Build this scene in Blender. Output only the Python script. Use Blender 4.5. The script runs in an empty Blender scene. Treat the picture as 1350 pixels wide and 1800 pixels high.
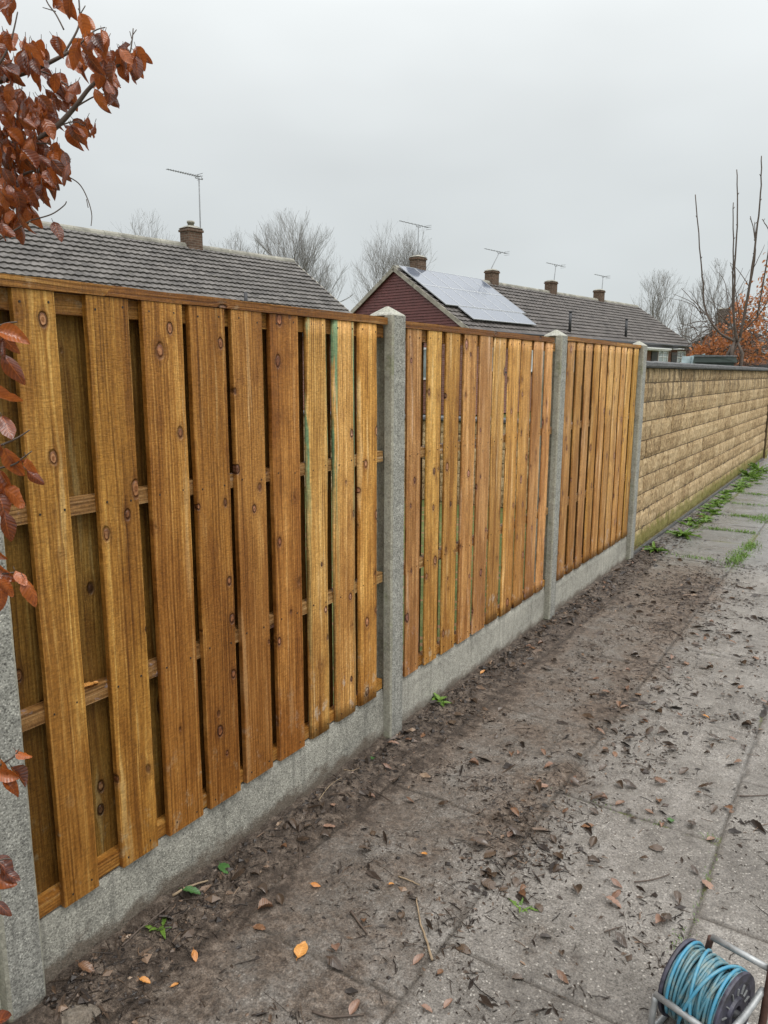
import bpy, bmesh, math, random
import numpy as np
from mathutils import Vector, Matrix, noise as mnoise

# ------------------------------------------------------------------ camera, sky, sun, exposure
SC = bpy.context.scene
COL = SC.collection
R = math.radians
CAM = Vector((1.743, 0.0, 1.691))
PITCH, ROLL, YAW, FPX = 0.1851, 0.0037, 0.5780, 1310.0
cy, sy, cp, sp, cr, sr = math.cos(YAW), math.sin(YAW), math.cos(PITCH), math.sin(PITCH), math.cos(ROLL), math.sin(ROLL)
FW = Vector((-sy*cp, cy*cp, -sp)); RT0 = Vector((cy, sy, 0)); UP0 = RT0.cross(FW)
RT = cr*RT0 + sr*UP0; UP = -sr*RT0 + cr*UP0
cam_d = bpy.data.cameras.new("camera"); cam = bpy.data.objects.new("camera", cam_d); COL.objects.link(cam)
cam.matrix_world = Matrix(((RT.x, UP.x, -FW.x, CAM.x), (RT.y, UP.y, -FW.y, CAM.y), (RT.z, UP.z, -FW.z, CAM.z), (0, 0, 0, 1)))
cam_d.sensor_fit = 'VERTICAL'; cam_d.sensor_height = 24.0; cam_d.sensor_width = 18.0
cam_d.lens = 24.0*FPX/1800.0
cam_d.clip_start = 0.05; cam_d.clip_end = 2000
SC.camera = cam

SUN_EL, SUN_AZ = R(64), R(100)          # soft overcast light from the path side
world = bpy.data.worlds.new("World"); SC.world = world; world.use_nodes = True
wt = world.node_tree; wt.nodes.clear()
def wn(t, **k):
    n = wt.nodes.new(t)
    for a, b in k.items(): setattr(n, a, b)
    return n
w_out = wn('ShaderNodeOutputWorld'); w_bg = wn('ShaderNodeBackground'); w_bg.inputs[1].default_value = 0.1
w_sky = wn('ShaderNodeTexSky', sky_type='NISHITA', sun_disc=False, sun_elevation=SUN_EL, sun_rotation=SUN_AZ)
w_hs = wn('ShaderNodeHueSaturation'); w_hs.inputs['Saturation'].default_value = 0.25; w_hs.inputs['Value'].default_value = 1.0
wt.links.new(w_sky.outputs[0], w_hs.inputs['Color'])
w_tc = wn('ShaderNodeTexCoord'); w_sep = wn('ShaderNodeSeparateXYZ'); wt.links.new(w_tc.outputs['Generated'], w_sep.inputs[0])
w_ramp = wn('ShaderNodeValToRGB'); el = w_ramp.color_ramp.elements
el[0].position = 0.0; el[0].color = (.36, .40, .40, 1); el[1].position = 1.0; el[1].color = (1.45, 1.45, 1.45, 1)
for pos, c in ((.02, (.400, .427, .431)), (.10, (.395, .422, .428)), (.24, (.425, .450, .457)), (.40, (.56, .585, .59)), (.60, (1.05, 1.06, 1.07))):
    e = el.new(pos); e.color = (*c, 1)
wt.links.new(w_sep.outputs[2], w_ramp.inputs[0])
w_map = wn('ShaderNodeMapping'); w_map.inputs['Scale'].default_value = (1.6, 1.6, 4.0)
wt.links.new(w_tc.outputs['Generated'], w_map.inputs[0])
w_no = wn('ShaderNodeTexNoise'); w_no.inputs['Scale'].default_value = 1.4; w_no.inputs['Detail'].default_value = 3.0
wt.links.new(w_map.outputs[0], w_no.inputs['Vector'])
w_mr = wn('ShaderNodeMapRange'); w_mr.inputs['From Min'].default_value = .3; w_mr.inputs['From Max'].default_value = .7
w_mr.inputs['To Min'].default_value = 0.95*16.6; w_mr.inputs['To Max'].default_value = 1.09*16.6
wt.links.new(w_no.outputs[0], w_mr.inputs[0])
w_mul = wn('ShaderNodeVectorMath', operation='SCALE'); wt.links.new(w_ramp.outputs[0], w_mul.inputs[0]); wt.links.new(w_mr.outputs[0], w_mul.inputs['Scale'])
w_mix = wn('ShaderNodeMix', data_type='RGBA'); w_mix.inputs[0].default_value = 0.93
wt.links.new(w_hs.outputs[0], w_mix.inputs[6]); wt.links.new(w_mul.outputs[0], w_mix.inputs[7])
wt.links.new(w_mix.outputs[2], w_bg.inputs[0]); wt.links.new(w_bg.outputs[0], w_out.inputs[0])

sun_d = bpy.data.lights.new("sun", 'SUN'); sun_d.energy = 1.5; sun_d.angle = R(28); sun_d.color = (1.0, .97, .93)
sun = bpy.data.objects.new("sun", sun_d); COL.objects.link(sun)
sd = Vector((math.sin(SUN_AZ)*math.cos(SUN_EL), math.cos(SUN_AZ)*math.cos(SUN_EL), math.sin(SUN_EL)))
sun.rotation_euler = sd.to_track_quat('Z', 'Y').to_euler()
vs = SC.view_settings; vs.view_transform = 'Standard'; vs.look = 'None'; vs.exposure = 0.0; vs.gamma = 1.0
SC.cycles.use_denoising = True
SC.cycles.max_bounces = 6; SC.cycles.transparent_max_bounces = 6

# ------------------------------------------------------------------ helpers
rng = random.Random(11)
def at(px, py, depth):                  # a point of the place, from its direction and its distance ahead of the lens
    d = FW + RT*((px-675)/FPX) + UP*((900-py)/FPX)
    return CAM + d*depth
def on_ground(px, py, z=0.0):
    d = FW + RT*((px-675)/FPX) + UP*((900-py)/FPX)
    return CAM + d*((z-CAM.z)/d.z)
def tag(o, label=None, cat=None, group=None, kind=None):
    if label: o['label'] = label
    if cat: o['category'] = cat
    if group: o['group'] = group
    if kind: o['kind'] = kind
    return o
def empty(name, loc, label, cat, group=None, rz=0):
    o = bpy.data.objects.new(name, None); COL.objects.link(o); o.location = loc; o.rotation_euler = (0, 0, rz)
    o.empty_display_size = .1
    return tag(o, label, cat, group)
def link(name, me, parent=None, loc=None):
    o = bpy.data.objects.new(name, me); COL.objects.link(o)
    if parent: o.parent = parent
    if loc is not None: o.location = loc
    return o
class MB:
    """collects polygons for one mesh"""
    def __init__(s): s.v = []; s.f = []; s.m = []; s.sm = []
    def add(s, vs, fs, mat=0, smooth=False):
        b = len(s.v); s.v += [tuple(v) for v in vs]
        for f in fs: s.f.append(tuple(i+b for i in f)); s.m.append(mat); s.sm.append(smooth)
    def box(s, a, b, mat=0):
        x0, y0, z0 = a; x1, y1, z1 = b
        s.add([(x0,y0,z0),(x1,y0,z0),(x1,y1,z0),(x0,y1,z0),(x0,y0,z1),(x1,y0,z1),(x1,y1,z1),(x0,y1,z1)],
              [(0,3,2,1),(4,5,6,7),(0,1,5,4),(1,2,6,5),(2,3,7,6),(3,0,4,7)], mat)
    def obox(s, o, ax, ay, az, mat=0):      # box from corner o and three edge vectors
        o, ax, ay, az = Vector(o), Vector(ax), Vector(ay), Vector(az)
        vs = [o, o+ax, o+ax+ay, o+ay, o+az, o+ax+az, o+ax+ay+az, o+ay+az]
        fs = [(0,3,2,1),(4,5,6,7),(0,1,5,4),(1,2,6,5),(2,3,7,6),(3,0,4,7)]
        if ax.cross(ay).dot(az) < 0: fs = [f[::-1] for f in fs]
        s.add(vs, fs, mat)
    def tube(s, pts, rad, n=6, mat=0, caps=True, smooth=True):
        pts = [Vector(p) for p in pts]; k = len(pts)
        if not hasattr(rad, '__len__'): rad = [rad]*k
        ref = None; vs = []; fs = []
        for i, p in enumerate(pts):
            t = (pts[min(i+1, k-1)]-pts[max(i-1, 0)])
            if t.length < 1e-9: t = Vector((0, 0, 1))
            t.normalize()
            if ref is None:
                ref = t.orthogonal().normalized()
            else:
                ref = (ref - t*ref.dot(t))
                ref = ref.normalized() if ref.length > 1e-6 else t.orthogonal().normalized()
            b = t.cross(ref)
            for j in range(n):
                a = 2*math.pi*j/n
                vs.append(p + (ref*math.cos(a)+b*math.sin(a))*rad[i])
        for i in range(k-1):
            for j in range(n):
                fs.append((i*n+j, i*n+(j+1) % n, (i+1)*n+(j+1) % n, (i+1)*n+j))
        if caps:
            fs.append(tuple(range(n))[::-1]); fs.append(tuple((k-1)*n+j for j in range(n)))
        s.add(vs, fs, mat, smooth)
    def prism(s, poly, axis_o, ax, ay, az, mat=0):   # poly of (a,b) in plane ax,ay swept by az
        o = Vector(axis_o); ax, ay, az = Vector(ax), Vector(ay), Vector(az); n = len(poly)
        vs = [o+ax*a+ay*b for a, b in poly]+[o+ax*a+ay*b+az for a, b in poly]
        fs = [tuple(range(n))[::-1], tuple(range(n, 2*n))]+[(i, (i+1) % n, n+(i+1) % n, n+i) for i in range(n)]
        s.add(vs, fs, mat)
    def mesh(s, name, mats):
        me = bpy.data.meshes.new(name); me.from_pydata(s.v, [], s.f)
        for m in (mats if isinstance(mats, (list, tuple)) else [mats]): me.materials.append(m)
        me.polygons.foreach_set('material_index', s.m); me.polygons.foreach_set('use_smooth', s.sm)
        me.update(); return me
    def build(s, name, mats, parent=None, loc=None): return link(name, s.mesh(name, mats), parent, loc)
def fix_normals(o):
    bm = bmesh.new(); bm.from_mesh(o.data); bmesh.ops.recalc_face_normals(bm, faces=bm.faces); bm.to_mesh(o.data); bm.free()

# numpy value noise
def _hash(i, j, s): 
    n = np.sin(i*127.1+j*311.7+s*74.7)*43758.5453
    return n-np.floor(n)
def vnoise(x, y, s=0):
    i, j = np.floor(x), np.floor(y); fx, fy = x-i, y-j
    fx = fx*fx*(3-2*fx); fy = fy*fy*(3-2*fy)
    return (_hash(i, j, s)*(1-fx)+_hash(i+1, j, s)*fx)*(1-fy)+(_hash(i, j+1, s)*(1-fx)+_hash(i+1, j+1, s)*fx)*fy
def fbm(x, y, s=0, o=4):
    a, t, w = .5, 0, 0
    for k in range(o): t = t+a*vnoise(x*2**k, y*2**k, s+k); w += a; a *= .5
    return t/w
def sstep(a, b, x):
    t = np.clip((x-a)/(b-a), 0, 1); return t*t*(3-2*t)

# ------------------------------------------------------------------ materials
class NT:
    def __init__(s, name, rough=.6, spec=.5):
        s.mat = bpy.data.materials.new(name); s.mat.use_nodes = True; s.t = s.mat.node_tree; s.t.nodes.clear()
        s.out = s.t.nodes.new('ShaderNodeOutputMaterial'); s.b = s.t.nodes.new('ShaderNodeBsdfPrincipled')
        s.t.links.new(s.b.outputs[0], s.out.inputs[0]); s.b.inputs['Roughness'].default_value = rough
        s.b.inputs['Specular IOR Level'].default_value = spec
    def put(s, sock, v):
        if v is None: return
        if hasattr(v, 'is_output'): s.t.links.new(v, sock)
        else:
            if isinstance(v, (tuple, list)) and len(v) == 3 and sock.type == 'RGBA': v = (*v, 1)
            sock.default_value = v
    def n(s, t, ins=None, out=0, **k):
        nd = s.t.nodes.new(t)
        for a, b in k.items(): setattr(nd, a, b)
        for a, b in (ins or {}).items(): s.put(nd.inputs[a], b)
        return nd.outputs[out]
    def math(s, op, a, b=None, c=None, clamp=False):
        nd = s.t.nodes.new('ShaderNodeMath'); nd.operation = op; nd.use_clamp = clamp
        for i, v in enumerate((a, b, c)): s.put(nd.inputs[i], v)
        return nd.outputs[0]
    def vm(s, op, a, b=None): 
        nd = s.t.nodes.new('ShaderNodeVectorMath'); nd.operation = op; s.put(nd.inputs[0], a); s.put(nd.inputs[1], b); return nd.outputs[0]
    def mapr(s, v, a, b, c=0., d=1.): return s.n('ShaderNodeMapRange', {0: v, 1: a, 2: b, 3: c, 4: d})
    def sm(s, v, a, b): return s.n('ShaderNodeMapRange', {0: v, 1: a, 2: b, 3: 0., 4: 1.}, interpolation_type='SMOOTHSTEP')
    def mix(s, f, a, b, mode='MIX'):
        nd = s.t.nodes.new('ShaderNodeMix'); nd.data_type = 'RGBA'; nd.blend_type = mode
        s.put(nd.inputs[0], f); s.put(nd.inputs[6], a); s.put(nd.inputs[7], b); return nd.outputs[2]
    def obj(s): return s.n('ShaderNodeTexCoord', out=3)
    def pos(s): return s.n('ShaderNodeNewGeometry', out=0)
    def noise(s, v, scale, detail=3., rough=.55, out=0, dist=0.): return s.n('ShaderNodeTexNoise', {'Vector': v, 'Scale': scale, 'Detail': detail, 'Roughness': rough, 'Distortion': dist}, out=out)
    def vor(s, v, scale, out=0, feature='F1', rand=1.): return s.n('ShaderNodeTexVoronoi', {'Vector': v, 'Scale': scale, 'Randomness': rand}, out=out, feature=feature)
    def ramp(s, v, stops):
        nd = s.t.nodes.new('ShaderNodeValToRGB'); e = nd.color_ramp.elements
        e[0].position, e[0].color = stops[0][0], (*stops[0][1], 1); e[1].position, e[1].color = stops[-1][0], (*stops[-1][1], 1)
        for p, c in stops[1:-1]: x = e.new(p); x.color = (*c, 1)
        s.put(nd.inputs[0], v); return nd.outputs[0]
    def scale(s, v, xyz): return s.vm('MULTIPLY', v, xyz)
    def color(s, c): s.put(s.b.inputs['Base Color'], c)
    def rough(s, c): s.put(s.b.inputs['Roughness'], c)
    def bump(s, h, strength=.5, dist=.01): s.put(s.b.inputs['Normal'], s.n('ShaderNodeBump', {'Height': h, 'Strength': strength, 'Distance': dist}))
    def attr(s, name): return s.n('ShaderNodeAttribute', out=2, attribute_name=name)

def mat_plain(name, c, rough=.6, var=.15, scale=8., metallic=0., spec=.5, bump=0.):
    m = NT(name, rough, spec); p = m.obj(); n = m.noise(p, scale, 4.)
    k = m.mapr(n, .3, .7, 1-var, 1+var)
    m.color(m.mix(1., c, m.n('ShaderNodeCombineColor', {0: k, 1: k, 2: k}), 'MULTIPLY'))
    m.b.inputs['Metallic'].default_value = metallic
    if bump: m.bump(n, bump, .01)
    return m.mat

def mat_wood(name, green=False, horiz=False):
    m = NT(name, .5, .30); p0 = m.obj()
    if horiz: p0 = m.n('ShaderNodeMapping', {'Vector': p0, 'Rotation': (R(90), 0, 0)})
    rnd = m.n('ShaderNodeObjectInfo', out=5)
    off = m.n('ShaderNodeCombineXYZ', {0: m.math('MULTIPLY', rnd, 17.3), 1: m.math('MULTIPLY', rnd, 31.7), 2: m.math('MULTIPLY', rnd, 53.1)})
    p = m.vm('ADD', p0, off); s0 = m.n('ShaderNodeSeparateXYZ', {0: p}, out=1); z = m.n('ShaderNodeSeparateXYZ', {0: p}, out=2)
    # knots
    kp = m.scale(p, (.6, 12., 7.4))
    vd = m.vor(kp, 1.); vc = m.vor(kp, 1., out=1); vp = m.vor(kp, 1., out=2)
    cr_ = m.n('ShaderNodeSeparateColor', {0: vc}, out=0); cg_ = m.n('ShaderNodeSeparateColor', {0: vc}, out=1); cb0_ = m.n('ShaderNodeSeparateColor', {0: vc}, out=2)
    on = m.math('GREATER_THAN', cr_, .22)
    size = m.mapr(m.math('POWER', cg_, 1.3), 0., 1., .60, 1.45)
    wob = m.noise(m.scale(p, (30., 30., 30.)), 1., 2.)
    d = m.math('ADD', m.math('DIVIDE', vd, size), m.math('MULTIPLY', m.math('SUBTRACT', wob, .5), .07))
    dy = m.math('DIVIDE', m.math('SUBTRACT', m.n('ShaderNodeSeparateXYZ', {0: kp}, out=1), m.n('ShaderNodeSeparateXYZ', {0: vp}, out=1)), 12.)
    fall = m.math('MULTIPLY', m.math('POWER', 2.718, m.math('MULTIPLY', m.math('MULTIPLY', d, d), -26.)), on)
    g = m.math('SUBTRACT', s0, m.math('MULTIPLY', dy, m.math('MULTIPLY', fall, .85)))
    bow = m.noise(m.n('ShaderNodeCombineXYZ', {0: rnd, 1: m.math('MULTIPLY', s0, 3.), 2: m.math('MULTIPLY', z, .8)}), 1.5, 2.)
    g = m.math('ADD', g, m.math('MULTIPLY', bow, .030))
    gv = m.n('ShaderNodeCombineXYZ', {0: m.math('MULTIPLY', m.n('ShaderNodeSeparateXYZ', {0: p}, out=0), 40.), 1: m.math('MULTIPLY', g, 100.), 2: m.math('MULTIPLY', z, 1.1)})
    fib = m.noise(gv, 1.5, 5., .65)
    rings = m.noise(m.n('ShaderNodeCombineXYZ', {0: rnd, 1: m.math('MULTIPLY', g, 42.), 2: m.math('MULTIPLY', z, .35)}), 1.3, 2., .5)
    rl = m.math('SINE', m.math('MULTIPLY', g, 520.))
    blotch = m.noise(m.scale(p, (6., 22., 5.)), 1., 6., .72)
    t = m.math('ADD', m.math('MULTIPLY', fib, .52), m.math('MULTIPLY', rings, .20))
    t = m.math('ADD', t, m.math('MULTIPLY', blotch, .30)); t = m.math('ADD', t, m.math('MULTIPLY', rl, .028))
    c = m.ramp(t, [(.33, (.085, .035, .007)), (.42, (.215, .096, .019)), (.49, (.330, .158, .034)), (.56, (.430, .225, .056)), (.67, (.64, .40, .14))])
    # fine dark pores and pale streaks, a sheen painted into the colour
    pore = m.noise(m.n('ShaderNodeCombineXYZ', {0: rnd, 1: m.math('MULTIPLY', g, 420.), 2: m.math('MULTIPLY', z, 5.)}), 1., 2.)
    c = m.mix(m.math('MULTIPLY', m.sm(pore, .60, .74), .45), c, (.08, .03, .008))
    streak = m.noise(m.n('ShaderNodeCombineXYZ', {0: rnd, 1: m.math('MULTIPLY', g, 26.), 2: m.math('MULTIPLY', z, 1.5)}), 1., 3.)
    c = m.mix(m.math('MULTIPLY', m.sm(streak, .60, .70), .60), c, (.62, .43, .20))
    dirt = m.noise(m.scale(p, (11., 14., 9.)), 1., 5., .7)
    c = m.mix(m.math('MULTIPLY', m.sm(dirt, .60, .75), .30), c, (.13, .075, .035))
    # knots: dark ring, pinkish heart with rings, dark halo
    halo = m.math('MULTIPLY', m.math('SUBTRACT', 1., m.sm(d, .10, .34)), on)
    c = m.mix(m.math('MULTIPLY', halo, .50), c, (.13, .048, .012))
    kr = m.math('SINE', m.math('ADD', m.math('MULTIPLY', d, 85.), m.math('MULTIPLY', wob, 5.)))
    kc = m.mix(m.mapr(kr, -1., 1.), (.22, .088, .036), (.43, .225, .125))
    kc = m.mix(m.math('MULTIPLY', m.sm(wob, .45, .62), .5), kc, (.10, .042, .02))
    kc = m.mix(m.math('MULTIPLY', m.math('GREATER_THAN', cb0_, .84), .75), kc, (.070, .030, .016))
    c = m.mix(m.math('MULTIPLY', m.math('SUBTRACT', 1., m.sm(d, .105, .135)), on), c, kc)
    edge = m.math('MULTIPLY', m.math('MULTIPLY', m.sm(d, .085, .115), m.math('SUBTRACT', 1., m.sm(d, .125, .165))), on)
    cb_ = m.n('ShaderNodeSeparateColor', {0: vc}, out=2)
    c = m.mix(m.math('MULTIPLY', edge, m.mapr(cb_, 0., 1., .35, .85)), c, (.055, .022, .010))
    damp_shade = m.math('ADD', m.noise(m.scale(p, (2., 5., .9)), 1.3, 4., .6), m.mapr(m.n('ShaderNodeSeparateXYZ', {0: p0}, out=2), 0., 1.3, .10, -.06))
    c = m.mix(m.math('MULTIPLY', m.sm(damp_shade, .42, .60), .68), c, m.mix(1., c, (.56, .44, .34), 'MULTIPLY'))  # damp blotches; darker lower end also paints in the weaker bounce light
    zl = m.n('ShaderNodeSeparateXYZ', {0: p0}, out=2)
    dust = m.noise(m.scale(p, (9., 16., 11.)), 1., 5., .75)
    c = m.mix(m.math('MULTIPLY', m.math('MULTIPLY', m.sm(dust, .56, .68), m.math('SUBTRACT', 1., m.sm(zl, .10, .38))), .55), c, (.36, .29, .20))
    c = m.mix(1., c, m.n('ShaderNodeObjectInfo', out=1), 'MULTIPLY')
    if green:
        sx = m.n('ShaderNodeSeparateXYZ', {0: p0}, out=1); zz = m.n('ShaderNodeSeparateXYZ', {0: p0}, out=2)
        e = m.sm(m.math('ABSOLUTE', sx), .040, .056)
        gn = m.noise(m.scale(p, (8., 60., 3.2)), 1., 4.)
        gm = m.math('MULTIPLY', m.math('MULTIPLY', e, m.sm(gn, .44, .56)), m.math('ADD', m.sm(zz, .75, 1.25), .22), clamp=True)
        c = m.mix(m.math('MULTIPLY', gm, .85), c, (.13, .30, .17))
    saw = m.math('ADD', m.math('MULTIPLY', m.noise(m.scale(p, (60., 170., 75.)), 1., 3., .65), .6), m.math('MULTIPLY', m.noise(m.scale(p, (20., 50., 210.)), 1., 2., .6), .4))
    sk_ = m.mapr(saw, .36, .64, .74, 1.28)
    c = m.mix(1., c, m.n('ShaderNodeCombineColor', {0: sk_, 1: sk_, 2: sk_}), 'MULTIPLY')
    m.color(c); m.rough(m.mapr(blotch, .3, .7, .36, .62))
    h = m.math('ADD', m.math('MULTIPLY', fib, .7), m.math('MULTIPLY', m.noise(m.scale(p, (40., 60., 220.)), 1., 2.), .25))
    h = m.math('SUBTRACT', h, m.math('MULTIPLY', edge, .6))
    m.bump(h, 1., .006)
    return m.mat
M = {}
M['wood'] = mat_wood('treated_wood'); M['wood_green'] = mat_wood('treated_wood_green', green=True); M['wood_h'] = mat_wood('treated_wood_rail', horiz=True)
M['nail'] = mat_plain('nail_metal', (.02, .016, .014), .5)

def mat_concrete(name, base, speck=.5, scale=260., vs=None, streak=0., mudz=None, moss=None, bump=.5, rough=.75):
    m = NT(name, rough, .4); p = m.obj()
    big = m.noise(p, 3.2, 5., .6); mid = m.noise(p, 28., 4., .7); fine = m.noise(p, scale, 3., .7)
    k = m.math('ADD', m.math('MULTIPLY', big, .55), m.math('MULTIPLY', mid, .45))
    dark = tuple(c*.62 for c in base); lite = tuple(min(1, c*1.32) for c in base)
    c = m.ramp(k, [(.33, dark), (.5, base), (.67, lite)])
    vs = vs or scale*.62; vd = m.vor(p, vs); vcol = m.n('ShaderNodeSeparateColor', {0: m.vor(p, vs, out=1)}, out=0)
    c = m.mix(m.math('MULTIPLY', m.math('MULTIPLY', m.math('GREATER_THAN', vcol, .66), m.math('SUBTRACT', 1., m.sm(vd, .3, .6))), speck), c, tuple(x*.22 for x in base))
    c = m.mix(m.math('MULTIPLY', m.math('MULTIPLY', m.math('LESS_THAN', vcol, .25), m.math('SUBTRACT', 1., m.sm(vd, .25, .55))), speck), c, tuple(min(.85, x*2.0) for x in base))
    if streak:
        st = m.noise(m.scale(p, (1., 22., 1.6)), 1., 4.); c = m.mix(m.math('MULTIPLY', m.sm(st, .5, .72), streak), c, tuple(x*.35 for x in base))
    if moss:
        mo = m.noise(p, 5., 5., .7); c = m.mix(m.math('MULTIPLY', m.sm(mo, .52, .66), moss), c, (.16, .19, .07))
    if mudz:
        z = m.n('ShaderNodeSeparateXYZ', {0: p}, out=2)
        mn = m.noise(m.scale(p, (1., 9., 14.)), 1., 5., .7)
        mm = m.math('SUBTRACT', m.math('MULTIPLY', mn, mudz*1.7), z)
        c = m.mix(m.math('MULTIPLY', m.sm(mm, -.01, .05), .8), c, (.10, .072, .050))
    gk = m.mapr(m.math('ADD', m.math('MULTIPLY', m.noise(p, 190., 2., .6), .55), m.math('MULTIPLY', m.noise(p, 70., 3., .7), .45)), .36, .64, 1-.55*speck-.12, 1+.55*speck+.12)
    c = m.mix(1., c, m.n('ShaderNodeCombineColor', {0: gk, 1: gk, 2: gk}), 'MULTIPLY')
    hole = m.vor(m.vm('ADD', p, (3., 1., 2.)), 26.); c = m.mix(m.math('MULTIPLY', m.math('SUBTRACT', 1., m.sm(hole, .06, .12)), min(1., speck*1.4)), c, tuple(x*.16 for x in base))
    m.color(c)
    m.bump(m.math('ADD', m.math('MULTIPLY', fine, .6), m.math('MULTIPLY', vd, .4)), bump, .004)
    return m.mat
M['post_face'] = mat_concrete('aggregate_concrete', (.315, .310, .275), .50, 330., vs=165., mudz=.06, streak=.45, bump=1.)
M['post_side'] = mat_concrete('smooth_concrete', (.34, .33, .27), .25, 150., mudz=.05, moss=.45, streak=.2, bump=.3)
M['post_cap'] = mat_concrete('pale_concrete', (.37, .365, .315), .3, 200., moss=.5, bump=.5)
M['gravel'] = mat_concrete('gravel_board_concrete', (.40, .385, .33), .38, 230., vs=190., streak=.38, mudz=.085, bump=1.)
M['gravel_wet'] = mat_concrete('damp_gravel_board', (.32, .31, .265), .45, 230., vs=165., streak=.5, mudz=.11, bump=1.)
M['gravel_moss'] = mat_concrete('mossy_concrete', (.46, .46, .38), .35, 230., streak=.2, moss=.9, bump=.6)

# ------------------------------------------------------------------ path
def mat_path():
    m = NT('wet_paving', .4, .5); p = m.pos()
    mud = m.attr('mud'); moss = m.attr('moss'); jnt = m.attr('joint'); far = m.attr('far')
    big = m.noise(p, 2.1, 5., .6); mid = m.noise(p, 17., 5., .7); fine = m.noise(p, 260., 3., .7)
    k = m.math('ADD', m.math('MULTIPLY', big, .5), m.math('MULTIPLY', mid, .5))
    slab = m.ramp(k, [(.36, (.105, .094, .081)), (.5, (.185, .170, .150)), (.64, (.270, .252, .228))])
    farc = m.ramp(k, [(.36, (.115, .113, .107)), (.5, (.17, .168, .16)), (.64, (.24, .237, .228))])
    slab = m.mix(far, slab, farc)
    vd = m.vor(p, 115.); vc = m.n('ShaderNodeSeparateColor', {0: m.vor(p, 115., out=1)}, out=0)
    chip = m.math('SUBTRACT', 1., m.sm(vd, .25, .5))
    slab = m.mix(m.math('MULTIPLY', m.math('MULTIPLY', m.math('GREATER_THAN', vc, .78), chip), .6), slab, (.055, .046, .038))
    slab = m.mix(m.math('MULTIPLY', m.math('MULTIPLY', m.math('LESS_THAN', vc, .12), chip), .55), slab, (.50, .47, .42))
    mudc = m.ramp(m.noise(p, 34., 6., .75), [(.33, (.045, .032, .024)), (.43, (.125, .092, .068)), (.52, (.205, .156, .117)), (.66, (.31, .25, .20))])
    mn = m.noise(p, 55., 5., .75)
    mp = m.noise(p, 6.5, 5., .65)
    mm = m.sm(m.math('ADD', m.math('ADD', mud, m.math('MULTIPLY', m.math('SUBTRACT', mn, .5), 1.0)), m.math('MULTIPLY', m.math('SUBTRACT', mp, .5), 1.3)), .15, .95)
    smear = m.math('MULTIPLY', m.sm(m.noise(p, 9., 6., .7), .50, .66), m.sm(mud, .35, .8))
    c = m.mix(m.math('MULTIPLY', mm, .92), slab, mudc)
    c = m.mix(m.math('MULTIPLY', smear, .65), c, (.055, .038, .027))
    c = m.mix(m.math('MULTIPLY', jnt, .85), c, (.045, .036, .026))
    mo = m.noise(p, 40., 4., .7)
    c = m.mix(m.math('MULTIPLY', m.sm(m.math('ADD', moss, m.math('MULTIPLY', m.math('SUBTRACT', mo, .5), 1.2)), .45, .75), .8), c, (.105, .115, .022))
    soil = m.math('MULTIPLY', m.sm(mud, .78, 1.0), m.sm(m.noise(p, 16., 5., .7), .38, .58))
    c = m.mix(m.math('MULTIPLY', soil, .72), c, (.047, .033, .024))
    gr_ = m.math('ADD', m.math('MULTIPLY', m.noise(p, 210., 2., .6), .6), m.math('MULTIPLY', m.noise(p, 95., 3., .7), .4))
    gk = m.mapr(gr_, .36, .64, .52, 1.48)
    c = m.mix(1., c, m.n('ShaderNodeCombineColor', {0: gk, 1: gk, 2: gk}), 'MULTIPLY')
    m.color(c)
    wet = m.noise(p, 3.3, 4., .6)
    r = m.mapr(wet, .35, .65, .16, .42); r = m.math('ADD', r, m.math('MULTIPLY', mm, .12)); m.rough(r)
    h = m.math('ADD', m.math('MULTIPLY', fine, .35), m.math('MULTIPLY', m.noise(p, 90., 4., .75), m.math('ADD', m.math('MULTIPLY', mm, 1.6), .35)))
    m.bump(h, 1., .010)
    return m.mat
M['path'] = mat_path()
JX = [-.4, .215, .82, 1.432, 2.05, 2.66, 3.3]
JY = {0: [], 1: [.55, 1.5, 2.42, 3.34, 4.32, 5.27, 6.2, 7.15], 2: [.78, 1.76, 2.735, 3.715, 4.745, 5.30, 6.30, 7.17],
      3: [.4, 1.36, 2.30, 3.25, 4.2, 5.2, 6.1, 7.0], 4: [.9, 1.9, 2.8, 3.8, 4.8, 5.8, 6.8], 5: []}
for k_ in range(6):
    y_ = JY[k_][-1] if JY[k_] else 6.5 + .3*k_
    while y_ < 30: y_ += .98; JY[k_].append(y_)
xs = np.concatenate([np.arange(-.11, 1.86, .0115), np.arange(1.88, 3.3, .05)])
ys = [-1.5]
while ys[-1] < 26: ys.append(ys[-1]+(.06 if ys[-1] < .8 else max(.0115, .0042*ys[-1])))
ys = np.array(ys)
GX, GY = np.meshgrid(xs, ys)
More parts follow.
